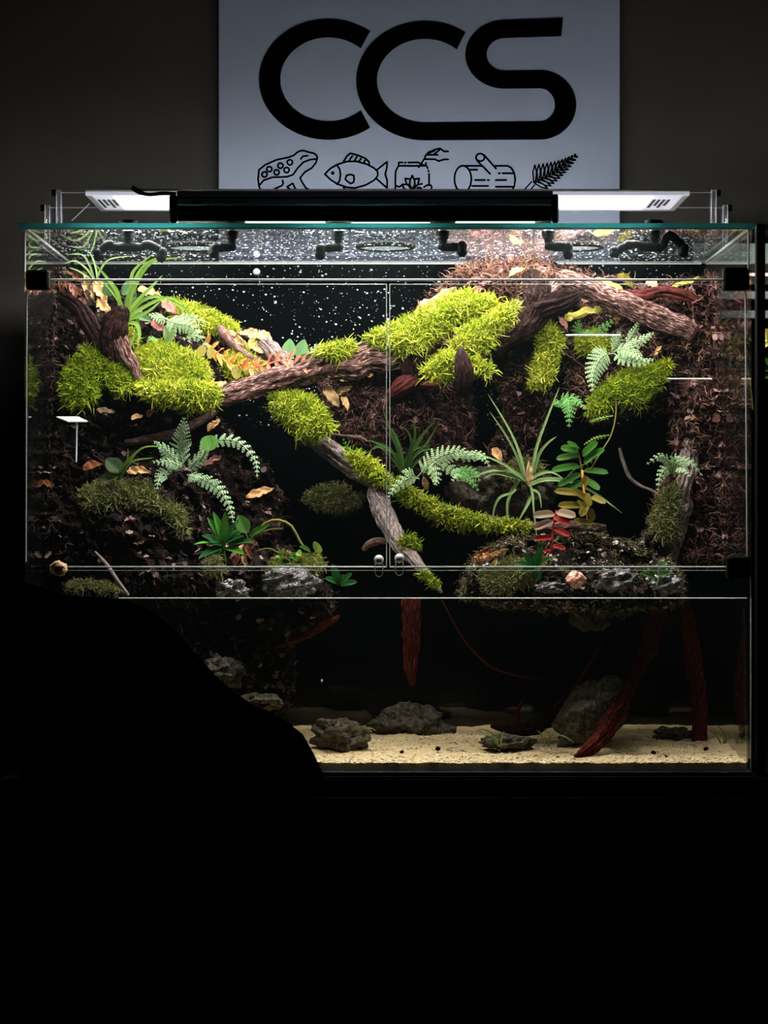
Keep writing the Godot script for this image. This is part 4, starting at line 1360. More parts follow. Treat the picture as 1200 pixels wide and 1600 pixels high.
func build_plants() -> void:
	# grassy plants
	clump("grass_tuft", "green strap leaved tuft growing from the black stump at upper left", [200, 495, 0.27], M.grass, 7.5,
		[[188, 482, 182, 455, 165, 432, 148, 412], [196, 482, 205, 450, 225, 415, 262, 396], [198, 482, 212, 445, 238, 410, 285, 402], [199, 485, 205, 455, 208, 425, 240, 396], [200, 490, 215, 470, 240, 445, 254, 430], [200, 494, 222, 470, 250, 464, 285, 480, 300, 500],
		[198, 498, 225, 480, 262, 465, 290, 478], [202, 500, 230, 488, 252, 470], [196, 500, 205, 490, 215, 500, 210, 525, 195, 560, 188, 572], [200, 504, 214, 508, 218, 525, 214, 535], [190, 478, 178, 458, 160, 440, 140, 436]])
	clump("grass_tuft", "thin pale tuft in the top left corner above the bark", [148, 440, 0.4], M.pale_grass, 4.0,
		[[148, 440, 140, 415, 128, 398, 105, 398], [150, 440, 135, 420, 118, 408, 100, 412], [152, 440, 150, 420, 140, 395, 118, 388], [150, 440, 158, 420, 172, 405, 205, 400], [148, 440, 125, 425, 108, 418]])
	clump("grass_tuft", "dark green grass tuft behind the door gap in the middle", [632, 738, 0.34], M.dark_grass, 6.5,
		[[628, 738, 622, 705, 612, 680, 598, 640], [630, 738, 626, 705, 618, 682, 610, 668], [632, 736, 640, 705, 648, 680, 645, 650], [634, 738, 640, 710, 655, 685, 682, 655], [634, 738, 645, 715, 668, 690, 688, 655], [632, 738, 640, 712, 655, 690, 662, 682], [628, 738, 610, 712, 592, 698, 572, 708], [628, 736, 612, 705, 588, 692, 574, 688],
		[632, 736, 642, 705, 640, 680, 628, 665], [634, 736, 648, 712, 668, 702, 690, 706], [630, 738, 636, 715, 652, 700, 672, 698], [636, 738, 650, 722, 664, 708, 670, 690], [630, 738, 622, 715, 600, 700, 584, 696]])
	var o := clump("spider_plant", "large arching spider plant right of the middle", [825, 758, 0.3], M.pale_grass, 5.5,
		[[820, 745, 812, 710, 795, 670, 762, 615], [818, 748, 808, 715, 790, 680, 765, 643], [830, 745, 838, 700, 856, 650, 874, 605], [834, 738, 842, 710, 856, 692, 870, 682], [822, 752, 805, 738, 780, 722, 740, 706], [826, 752, 840, 742, 862, 738, 886, 752], [826, 756, 850, 748, 885, 750, 930, 770, 972, 802], [828, 758, 855, 750, 900, 756, 940, 778, 958, 792],
		[816, 754, 800, 738, 770, 735, 738, 745, 712, 752], [810, 752, 798, 770, 792, 800, 802, 846], [806, 764, 796, 775, 792, 792, 795, 820, 804, 848], [800, 770, 780, 778, 771, 800, 771, 826], [828, 756, 832, 775, 834, 800, 840, 850], [832, 765, 842, 772, 846, 794], [830, 775, 822, 792, 811, 812], [822, 752, 800, 745, 772, 740, 756, 748]])
	part("dry_sheath", leaf_mesh(at(826, 760, 0.285), at(828, 720, 0.28), Vector3(0.3, 0.2, 1), 12 * W(0.29), 0.5, 0.1, 0.12), M.pale_tan, o)
	# ferns
	fern("pale blue green fern on the crest of the left bank", [262, 500, 0.40], M.mint_fern, [[[252, 496, 275, 505, 300, 512, 330, 552], 0.40, 0.34, 24, 13], [[262, 498, 248, 496, 232, 492], 0.40, 0.37, 14, 8], [[262, 500, 280, 500, 300, 496, 322, 505], 0.4, 0.38, 16, 9], [[260, 502, 266, 520, 262, 536], 0.4, 0.36, 14, 7], [[300, 515, 305, 525, 285, 530], 0.38, 0.35, 12, 6]])
	fern("long arching fern with drooping fronds at lower left", [290, 735, 0.26], M.fern,
		[[[290, 738, 282, 705, 285, 680, 288, 652], 0.26, 0.22, 24, 14], [[290, 738, 270, 715, 255, 700, 240, 690], 0.26, 0.2, 18, 10], [[292, 735, 330, 692, 370, 690, 398, 718, 402, 746], 0.26, 0.18, 15, 16], [[292, 740, 315, 748, 340, 762, 358, 790, 365, 818], 0.26, 0.16, 17, 15], [[290, 738, 262, 738, 250, 745, 245, 765], 0.26, 0.2, 16, 10], [[290, 738, 305, 722, 318, 712, 326, 704], 0.26, 0.22, 18, 8], [[290, 740, 275, 725, 258, 722, 238, 722], 0.26, 0.2, 14, 9], [[292, 742, 302, 745, 310, 750], 0.25, 0.22, 16, 6]])
	fern("pale mint fern spreading over the moss strip right of the door gap", [660, 745, 0.26], M.mint_fern,
		[[[650, 748, 668, 728, 690, 712, 718, 706, 740, 716], 0.26, 0.24, 26, 15], [[655, 748, 638, 748, 618, 762, 606, 778], 0.26, 0.22, 14, 9], [[700, 712, 730, 712, 752, 712, 766, 730], 0.27, 0.22, 14, 10], [[660, 742, 672, 730, 682, 745, 680, 758], 0.26, 0.22, 16, 8], [[680, 722, 700, 730, 714, 742, 706, 752], 0.26, 0.23, 14, 7], [[650, 746, 640, 738, 628, 738], 0.26, 0.23, 11, 6]])
	fern("small drooping fern behind the mint fern and the rock slab", [712, 735, 0.36], M.green_fern, [[[700, 740, 720, 738, 735, 748, 748, 768], 0.36, 0.33, 15, 9], [[712, 740, 725, 735, 742, 738, 750, 752], 0.36, 0.33, 12, 8]])
	fern("large blue green fern hanging over the right moss mound", [955, 550, 0.36], M.mint_fern,
		[[[958, 552, 940, 558, 928, 580, 925, 612], 0.36, 0.29, 26, 13], [[958, 550, 975, 545, 990, 552, 1004, 560], 0.36, 0.3, 20, 9], [[965, 545, 985, 540, 1005, 530, 1022, 520], 0.37, 0.33, 16, 10], [[975, 540, 985, 528, 992, 515, 997, 504], 0.38, 0.36, 10, 8], [[958, 552, 975, 560, 1000, 565, 1022, 562], 0.36, 0.3, 18, 10], [[955, 550, 962, 540, 968, 528, 966, 518], 0.37, 0.35, 15, 8], [[952, 552, 938, 548, 925, 552], 0.37, 0.35, 14, 7]])
	fern("small green fern hanging in front of the dark hollow", [880, 630, 0.34], M.green_fern, [[[872, 628, 885, 624, 890, 640, 889, 668], 0.34, 0.3, 20, 11], [[876, 628, 892, 622, 904, 628, 915, 640], 0.34, 0.31, 12, 8], [[880, 630, 872, 630, 864, 632], 0.34, 0.32, 10, 5]])
	fern("small crown of pale fern at the tall trunk on the right", [1052, 742, 0.28], M.mint_fern,
		[[[1052, 742, 1045, 722, 1030, 714, 1010, 726], 0.28, 0.24, 13, 9], [[1052, 742, 1058, 722, 1078, 722, 1098, 744], 0.28, 0.23, 13, 10], [[1052, 742, 1042, 732, 1032, 745, 1028, 768], 0.28, 0.22, 13, 9], [[1052, 742, 1052, 725, 1056, 715, 1066, 716], 0.28, 0.26, 12, 7], [[1052, 742, 1060, 732, 1070, 735, 1078, 745], 0.28, 0.22, 12, 7]])
	fern("crinkled green fern in the top of the right moss pad", [905, 528, 0.43], M.green_fern, [[[905, 528, 902, 515, 905, 500], 0.43, 0.41, 13, 6], [[905, 528, 930, 520, 948, 508, 962, 496], 0.43, 0.41, 12, 8], [[905, 528, 912, 522, 925, 518], 0.43, 0.41, 12, 6]])
	fern("toothed green fern standing at the top of the slanting branch", [548, 712, 0.285], M.bright, [[[552, 716, 545, 705, 536, 685], 0.285, 0.28, 8, 8], [[552, 716, 560, 708, 566, 700], 0.285, 0.28, 7, 5]])
	fern("little mint fern by the round leaves on the main branch", [500, 552, 0.37], M.mint_fern, [[[480, 558, 495, 545, 510, 542], 0.37, 0.35, 12, 6], [[478, 560, 488, 552, 505, 552], 0.37, 0.35, 11, 6]])
	fern("green seedling fern below the mint fern frond at upper left", [250, 545, 0.36], M.green_fern, [[[246, 530, 252, 540, 268, 545], 0.36, 0.33, 13, 6], [[246, 530, 240, 528, 232, 532], 0.36, 0.33, 10, 5]])
	# leafy plants
	o = thing("trailing_creeper", "pink and orange creeper with small paired leaves trailing toward the main branch", "plant", at(400, 575, 0.34))
	var run := [322, 538, 345, 556, 365, 570, 390, 575, 415, 570, 445, 562, 470, 568]
	stem(o, "stem", run, 0.37, 0.325, 1.6, M.pink_leaf)
	var pts := path(run, 0.37, 0.325, 16)
	var k := 0
	for q in pts:
		var px: float = 600.0 + q.x / W(-q.z)
		var py: float = 800.0 - (q.y - YC) / W(-q.z)
		for s in [-1.0, 1.0]:
			var a: float = rf(0.5, 1.3) * s
			var l := rf(14, 22)
			leaf(o, [px, py, px + cos(a) * l * 0.8, py + sin(a) * l], -q.z - 0.004, -q.z - rf(0.005, 0.03), rf(5.5, 8), M.pink_leaf if k > 6 else M.orange_leaf, Vector3(rf(-0.4, 0.4), 0.8, 1), 0.4, 0.15)
		k += 1
	for q in [[318, 540, 312, 558, 14], [330, 542, 328, 560, 12], [368, 572, 370, 592, 15], [400, 572, 403, 594, 12]]:
		leaf(o, [q[0], q[1], q[2], q[3]], 0.345, 0.325, q[4], M.olive, Vector3(0.1, 0.4, 1), 0.2, 0.05, 2)
	o = thing("round_leaf_plant", "pair of fuzzy round leaves standing on the main branch", "plant", at(462, 562, 0.36))
	leaf(o, [450, 563, 453, 529], 0.35, 0.362, 23, M.fuzzy, Vector3(-0.1, 0.2, 1), 0.2, 0.0, 0)
	leaf(o, [466, 561, 476, 530], 0.37, 0.38, 21, M.fuzzy, Vector3(0.3, 0.2, 1), 0.2, 0.0, 0)
	leaf(o, [462, 564, 480, 556], 0.355, 0.34, 14, M.deep, Vector3(0, 0.7, 1), 0.15, 0.0, 2)
	o = thing("pale_leaf_plant", "pale veined grey green leaves behind the strap leaved tuft", "plant", at(190, 470, 0.35))
	for q in [[175, 462, 168, 440, 26], [190, 458, 215, 440, 24], [195, 470, 212, 462, 26], [205, 480, 210, 455, 20], [208, 490, 236, 500, 14], [262, 535, 258, 510, 12], [262, 540, 270, 515, 11]]:
		leaf(o, [q[0], q[1], q[2], q[3]], 0.36, 0.34, q[4], M.fuzzy if q[0] < 230 else M.pale_grass, Vector3(rf(-0.4, 0.4), 0.6, 1), 0.3, 0.1, 0, 0.03)
	o = thing("pennywort", "single round green leaf beside the lower left fern", "plant", at(318, 715, 0.2))
	stem(o, "stalk", [312, 722, 318, 712, 326, 694], 0.22, 0.2, 1.5, M.grass)
	leaf(o, [326, 705, 328, 680], 0.19, 0.205, 29, M.penny, Vector3(-0.15, 0.75, 1), 0.12, 0.0, 2)
	o = thing("glossy_plant", "bushy bright green glossy leaved plant at lower left", "plant", at(350, 862, 0.14))
	for q in [[345, 850, 320, 833, 17], [348, 850, 352, 805, 15], [350, 850, 375, 832, 15], [350, 848, 328, 808, 14], [352, 848, 385, 818, 16], [350, 855, 312, 862, 18], [352, 856, 378, 858, 14], [348, 846, 338, 800, 14], [350, 852, 330, 845, 14], [352, 850, 366, 810, 14], [346, 858, 322, 878, 15], [354, 852, 392, 838, 15], [344, 852, 306, 840, 14]]:
		leaf(o, [q[0], q[1], q[2], q[3]], 0.155, rf(0.10, 0.15), q[4], M.bright if rng.randf() < 0.6 else M.deep, Vector3(rf(-0.5, 0.5), 0.9, 0.8), 0.3, 0.2)
	stem(o, "stalk", [352, 878, 350, 862, 350, 845], 0.15, 0.15, 2.0, M.grass)
	o = thing("shiny_leaf_plant", "single shiny oval leaf at the root of the arching stem", "plant", at(382, 832, 0.14))
	stem(o, "stalk", [388, 845, 385, 836, 382, 830], 0.15, 0.145, 1.4, M.grass)
	leaf(o, [386, 833, 372, 804], 0.13, 0.15, 23, M.broad, Vector3(-0.2, 0.5, 1), 0.2, 0.05, 0)
	leaf(o, [388, 838, 420, 818], 0.145, 0.13, 12, M.broad, Vector3(0.2, 0.8, 1), 0.3, 0.1)
	o = thing("arching_stem", "scaly brown stem arching down to the right above the wet boulder", "plant", at(400, 870, 0.15))
	stem(o, "stem", [378, 872, 395, 840, 415, 818, 435, 813, 455, 822, 468, 845, 478, 860], 0.16, 0.13, 3.2, M.stalk)
	stem(o, "branch", [400, 838, 420, 828, 442, 826], 0.155, 0.14, 2.0, M.stalk)
	for q in [[380, 850, 372, 866], [388, 842, 402, 850], [384, 852, 392, 870], [376, 858, 360, 868], [374, 866, 366, 884], [380, 868, 384, 884]]:
		leaf(o, q, 0.15, 0.13, 9, M.tan if rng.randf() < 0.6 else M.brown, Vector3(rf(-0.5, 0.5), 0.6, 1), 0.5, 0.2, 0, 0.1, "dry_scale")
	o = thing("lobed_plant", "low lobed yellow green plant spreading above the waterline", "plant", at(460, 885, 0.13))
	stem(o, "runner", [400, 862, 420, 857, 440, 866, 470, 868, 492, 868, 508, 880], 0.14, 0.12, 1.5, M.stalk)
	for i in 16:
		var x := rf(425, 508)
		var y := rf(862, 890)
		leaf(o, [x, y, x + rf(-14, 14), y - rf(-6, 16)], 0.14, rf(0.10, 0.13), rf(9, 14), [M.broad, M.olive, M.grass][i % 3], Vector3(rf(-0.6, 0.6), rf(0.4, 1.0), 1), 0.3, 0.2, 2 if i % 2 else 0)
	o = thing("water_lettuce", "small dark leaved plant in the water left of the door knobs", "plant", at(525, 905, 0.12))
	for q in [[530, 912, 510, 902, 13], [532, 912, 548, 895, 12], [528, 910, 520, 882, 14], [532, 914, 556, 908, 12], [528, 914, 536, 898, 12]]:
		leaf(o, [q[0], q[1], q[2], q[3]], 0.12, 0.1, q[4], M.deep, Vector3(rf(-0.3, 0.3), 0.8, 1), 0.25, 0.1, 2)
	o = thing("fuzzy_rosette", "shaded rosette with two thin veined leaves and a green shoot at lower left", "plant", at(185, 750, 0.2))
	for q in [[190, 738, 165, 715, 26], [188, 742, 152, 748, 18], [190, 740, 178, 722, 20]]:
		leaf(o, [q[0], q[1], q[2], q[3]], 0.19, 0.205, q[4], M.dim_leaf, Vector3(rf(-0.2, 0.2), 0.5, 1), 0.3, 0.1, 0, 0.05)
	for q in [[182, 750, 192, 728, 215, 703], [184, 750, 196, 730, 222, 700, 262, 698], [184, 750, 198, 722, 200, 700], [186, 750, 205, 722, 240, 715]]:
		blade(o, q, 0.2, 0.17, 4.5, M.grass)
	o = thing("pinnate_plant", "broad leaved plant with paired green leaflets at right of the spider plant", "plant", at(912, 790, 0.26))
	stem(o, "stem", [914, 790, 910, 760, 908, 730, 902, 700], 0.27, 0.27, 2.2, M.stalk)
	for q in [[905, 712, 870, 714], [906, 728, 866, 730], [904, 705, 878, 698], [908, 740, 872, 756], [912, 722, 940, 700], [912, 735, 948, 735], [910, 712, 930, 690], [910, 752, 880, 768], [912, 748, 935, 760], [905, 700, 890, 690]]:
		leaf(o, q, 0.27, rf(0.22, 0.26), rf(12, 16), M.broad, Vector3(rf(-0.3, 0.3), 0.8, 1), 0.22, 0.15, 1)
	o = thing("olive_plant", "olive yellow drooping leaves below the broad leaved plant", "plant", at(915, 820, 0.22))
	stem(o, "stem", [910, 735, 912, 760, 916, 790, 918, 812], 0.23, 0.21, 2.0, M.orange_leaf)
	for q in [[912, 772, 868, 765], [914, 776, 895, 768], [918, 782, 898, 765], [912, 758, 918, 745], [916, 770, 922, 790], [908, 790, 875, 788], [918, 785, 908, 805], [920, 800, 905, 782], [924, 776, 945, 784], [926, 818, 898, 812], [926, 815, 922, 795]]:
		leaf(o, q, 0.22, rf(0.18, 0.21), rf(10, 14), M.olive, Vector3(rf(-0.3, 0.3), 0.6, 1), 0.25, 0.1, 1)
	o = thing("red_leaf_plant", "red drooping stem with blunt red and beige paired leaves", "plant", at(865, 800, 0.15))
	stem(o, "stem", [870, 798, 865, 815, 864, 835, 862, 855, 850, 882], 0.16, 0.13, 2.0, M.red_leaf)
	for q in [[866, 803, 834, 805, 15, 1], [870, 800, 899, 806, 16, 1], [864, 814, 835, 825, 14, 1], [867, 808, 889, 818, 13, 0], [864, 815, 838, 827, 8, 0], [865, 826, 890, 836, 12, 0], [862, 840, 836, 841, 11, 0], [863, 852, 883, 857, 9, 0], [860, 858, 842, 862, 6, 0], [852, 868, 848, 884, 8, 0]]:
		leaf(o, [q[0], q[1], q[2], q[3]], 0.15, 0.13, q[4], M.beige_leaf if q[5] else M.red_leaf, Vector3(rf(-0.1, 0.1), 0.7, 1), 0.3, 0.08, 1)
	o = thing("hanging_vine", "thin green vine hanging from the right moss mound to the broad leaved plant", "vine", at(960, 620, 0.32))
	stem(o, "stem", [963, 618, 962, 650, 955, 680, 940, 705, 922, 735], 0.32, 0.26, 1.5, M.stalk)
	for q in [[952, 680, 930, 685, 912, 695], [938, 705, 920, 722, 900, 732, 886, 745], [958, 650, 935, 655, 922, 660]]:
		frond(o, q, 0.29, 0.27, 4.0, 9, M.grass)
	o = thing("shore_seedling", "small pale green shoot standing among the wet cobbles at right", "plant", at(1022, 912, 0.1))
	stem(o, "stalk", [1026, 916, 1030, 900, 1028, 882], 0.1, 0.1, 1.5, M.pale_grass)
	for q in [[1026, 904, 1002, 893, 11], [1028, 900, 1048, 892, 12], [1028, 888, 1042, 876, 12], [1026, 896, 1012, 884, 8]]:
		leaf(o, [q[0], q[1], q[2], q[3]], 0.1, 0.085, q[4], M.broad, Vector3(rf(-0.2, 0.2), 0.9, 1), 0.25, 0.15)
	o = thing("shore_rosette", "dark green rosette below the red stem at the waterline", "plant", at(838, 890, 0.12))
	for q in [[836, 888, 845, 855, 16], [834, 888, 808, 876, 14], [836, 888, 858, 868, 14], [834, 890, 820, 862, 13], [838, 890, 842, 906, 12], [834, 888, 815, 892, 12]]:
		leaf(o, [q[0], q[1], q[2], q[3]], 0.13, rf(0.1, 0.12), q[4], M.deep, Vector3(rf(-0.3, 0.3), 0.8, 1), 0.3, 0.15)
	o = thing("shade_sprig", "dark green sprig hanging under the right moss mound", "plant", at(950, 645, 0.34))
	for q in [[950, 640, 938, 628, 12], [952, 642, 962, 630, 10], [950, 645, 935, 652, 9]]:
		leaf(o, [q[0], q[1], q[2], q[3]], 0.34, 0.33, q[4], M.broad, Vector3(0, 0.8, 1), 0.2, 0.1)


func build_leaves() -> void:
	dead_leaf([130, 428, 146, 470], 0.40, 16, M.pale_tan, "pale curled leaf standing at the upper left beside the thin tuft")
	dead_leaf([146, 440, 168, 470], 0.37, 20, M.tan, "orange tan leaf curled behind the black stump")
	dead_leaf([150, 470, 172, 490], 0.34, 18, M.tan, "crumpled amber leaf lying against the black stump")
	dead_leaf([110, 442, 118, 468], 0.37, 13, M.rosy, "rosy bark like leaf at the far upper left of the bank")
	dead_leaf([122, 466, 136, 478], 0.36, 12, M.rosy, "small pinkish leaf on the dark trunk at upper left")
	dead_leaf([88, 445, 95, 460], 0.38, 10, M.beige_leaf, "narrow grey leaf by the upper left hinge")
	dead_leaf([214, 452, 252, 462], 0.44, 16, M.tan, "long tan leaf on the crest left of the moss carpet")
	dead_leaf([252, 472, 275, 492], 0.45, 20, M.rosy, "peach coloured leaf above the mint fern at upper left")
	dead_leaf([240, 500, 256, 518], 0.40, 18, M.rosy, "brown pink folded leaf under the mint fern at upper left")
	dead_leaf([345, 518, 372, 526], 0.44, 14, M.pale_tan, "pale leaf lying behind the brown stick")
	for q in [[372, 520, 400, 528, "dry yellow leaf behind the middle of the brown stick"], [385, 515, 424, 532, "broad dry yellow leaf on top of the heap against the black back wall"], [390, 530, 402, 548, "dry leaf standing upright in the middle of the heap above the brown stick"], [372, 535, 395, 548, "dry leaf lowest in the heap against the right of the brown stick"], [405, 518, 426, 534, "dry leaf at the right end of the heap with its tip over the pale root"], [398, 540, 412, 552, "small dry leaf at the bottom of the heap touching the pale root"], [360, 524, 385, 540, "dry leaf crossing under the upper end of the brown stick"]]:
		dead_leaf(q, 0.43 + rf(-0.02, 0.01), rf(13, 18), M.yellow if rng.randf() < 0.6 else M.pale_tan, q[4], "dry yellowish leaves heaped on the left bank crest")
	dead_leaf([340, 598, 358, 606], 0.32, 14, M.tan, "tan leaf caught between moss and the left end of the main branch")
	dead_leaf([648, 494, 715, 456], 0.425, 26, M.pale_tan, "large pale ragged leaf lying behind the long moss mat")
	dead_leaf([554, 590, 584, 584], 0.36, 18, M.tan, "ribbed orange leaf under the main branch beside the door gap")
	dead_leaf([506, 604, 530, 636], 0.35, 18, M.pale_tan, "long pale curled leaf hanging under the main branch")
	dead_leaf([525, 618, 552, 606], 0.36, 14, M.pale_tan, "bent pale leaf between the two leaves under the main branch")
	dead_leaf([530, 594, 556, 592], 0.38, 16, M.yellow, "shaded yellow leaf highest under the main branch")
	dead_leaf([534, 620, 544, 640], 0.35, 12, M.pale_tan, "pale leaf tip pointing down at the fibre mound")
	dead_leaf([880, 500, 945, 484], 0.44, 20, M.yellow, "wide pale yellow leaf under the sloping branch")
	dead_leaf([872, 495, 888, 515], 0.43, 10, M.rosy, "narrow pinkish leaf left of the wide yellow leaf")
	dead_leaf([925, 438, 975, 452], 0.48, 18, M.yellow, "ribbed yellow leaf above the red bark strip")
	dead_leaf([965, 428, 990, 448], 0.49, 16, M.olive, "olive leaf standing behind the top rim at upper right")
	dead_leaf([1010, 440, 1028, 450], 0.46, 16, M.tan, "orange brown curled leaf right of the ribbed yellow leaf")
	dead_leaf([1044, 450, 1095, 438], 0.44, 9, M.yellow, "slender straw coloured leaf at the far upper right")
	dead_leaf([962, 508, 974, 490], 0.42, 12, M.brown, "brown leaf standing below the sloping branch")
	dead_leaf([1024, 556, 1034, 540], 0.36, 8, M.tan, "small orange leaf right of the blue green fern")
	for q in [[92, 438, 100, 462, "narrow bark flake hanging just below the top rim beside the upper left hinge"], [100, 436, 112, 458, "bark flake right of the flake beside the upper left hinge"], [84, 452, 92, 470, "bark flake lowest beside the right edge of the upper left hinge"], [104, 460, 120, 474, "bark flake lying on the bend of the curved branch at upper left"], [96, 424, 118, 430, "bark flake lying above the rim line at the top of the left bank"], [112, 430, 126, 440, "bark flake at the foot of the thin pale tuft at upper left"], [118, 448, 128, 464, "bark flake between the rosy leaf and the pale curled leaf at upper left"], [134, 452, 142, 474, "bark flake under the orange tan leaf at upper left"]]:
		dead_leaf(q, 0.37 + rf(-0.01, 0.02), rf(7, 11), M.brown if rng.randf() < 0.5 else M.beige_leaf, q[4], "bark flakes on the upper left of the bank")
	for q in [[735, 440, 752, 434, "rosy leaf flake at the rim line in the middle of the root tangle"], [752, 445, 768, 436, "rosy leaf flake right of the middle of the root tangle"], [740, 455, 756, 448, "rosy leaf flake below the rim line just above the long moss mat"], [765, 430, 778, 440, "rosy leaf flake at the right of the root tangle beside the bright orange leaf"], [726, 448, 738, 442, "rosy leaf flake at the left end of the root tangle"]]:
		dead_leaf(q, 0.48, rf(10, 13), M.rosy, q[4], "rosy leaf flakes in the root tangle")
	dead_leaf([795, 432, 820, 420], 0.46, 14, M.tan, "bright orange leaf on the root tangle above the gnarled root")
	dead_leaf([130, 735, 158, 722], 0.24, 18, M.brown, "dark amber leaf beside the fuzzy rosette")
	dead_leaf([200, 740, 232, 732], 0.22, 16, M.tan, "curled pinkish tan leaf below the lower left fern")
	dead_leaf([318, 728, 345, 712], 0.24, 12, M.rosy, "small pink leaf behind the round green leaf")
	dead_leaf([385, 778, 428, 762], 0.3, 16, M.tan, "pale torn leaf in the shade right of the lower left fern")
	dead_leaf([66, 752, 82, 762], 0.2, 12, M.brown, "small dark leaf low at the far left of the bank")
	dead_leaf([150, 642, 180, 640], 0.25, 11, M.beige_leaf, "beige leaf under the dull moss patch at left")
	dead_leaf([205, 655, 222, 648], 0.26, 13, M.tan, "twisted tan leaf under the bright moss shelf")
	dead_leaf([230, 652, 242, 642], 0.26, 12, M.brown, "round brown leaf hanging below the bright moss shelf")
	dead_leaf([324, 674, 344, 654], 0.28, 10, M.tan, "tan leaf in the dark above the lower left fern")
	dead_leaf([770, 700, 784, 722], 0.34, 14, M.tan, "tan leaf hanging left of the spider plant")
	dead_leaf([662, 745, 668, 768], 0.27, 10, M.tan, "narrow tan leaf under the mint fern")
	for q in [[734, 878, 768, 852, "brown split leaf blade leaning up at the left of the shore bank"], [742, 882, 795, 858, "long tan split leaf blade lying lowest on the shore bank"], [740, 872, 772, 866, "short tan split leaf blade crossing the other two on the shore bank"]]:
		dead_leaf(q, 0.13, 9, M.brown if q[0] == 734 else M.tan, q[4], "dry leaf blades on the shore bank")
	dead_leaf([770, 888, 776, 872], 0.11, 8, M.pale_tan, "short pale leaf below the dry blades on the shore")
	dead_leaf([452, 905, 448, 886], 0.11, 12, M.tan, "orange leaf hanging over the wet boulder")
	dead_leaf([905, 824, 940, 828], 0.28, 9, M.beige_leaf, "greyish leaf on the end of the mossed branch at right")


func nozzle_mesh(a: Vector3, b: Vector3) -> ArrayMesh:
	var mb := MB.new()
	var q := spline([a, b], 8)
	tube(mb, q, [0.0055, 0.0075, 0.0085, 0.0085, 0.0078, 0.0085, 0.0085, 0.0065, 0.003], 14)
	return mb.mesh()


func fitting(x: float, arms: Array, label: String) -> void:   # arms: elbow path in px, nozzle start and end
	var d := 0.05
	var o := thing("mist_nozzle", label, "mist nozzle", at(x, 362, d))
	var mb := MB.new()
	rod(mb, at(x, 367, d), at(x, 349, d), 0.0078, 20)
	part("thread", mb.mesh(), M.teal, o)
	mb = MB.new()
	rod(mb, at(x, 349.5, d), at(x, 344.5, d), 0.016, 6)
	part("nut", mb.mesh(), M.black, o)
	mb = MB.new()
	rod(mb, at(x, 361.5, d), at(x, 368, d), 0.0118, 6)
	rod(mb, at(x, 368, d), at(x, 373, d), 0.0098, 20)
	rod(mb, at(x, 373, d), at(x, 384, d), 0.0075, 20, 0.0058)
	part("collar", mb.mesh(), M.rubber, o)
	for a in arms:
		mb = MB.new()
		var q := path(a[0], d, d - 0.008, 14)
		var r := []
		for k in q.size():
			r.append(0.0078 if k in [3, 4, 9, 10] else 0.0069)
		tube(mb, q, r, 14)
		part("elbow", mb.mesh(), M.rubber, o)
		var n := part("nozzle", nozzle_mesh(at(a[1][0], a[1][1], d - 0.008), at(a[1][2], a[1][3], d - 0.012)), M.rubber, o)
		var tip := MB.new()
		rod(tip, at(a[1][2], a[1][3] - 1.0, d - 0.012), at(a[1][2], a[1][3] + 1.5, d - 0.012), 0.0022, 10)
		part("tip", tip.mesh(), M.frost, n)


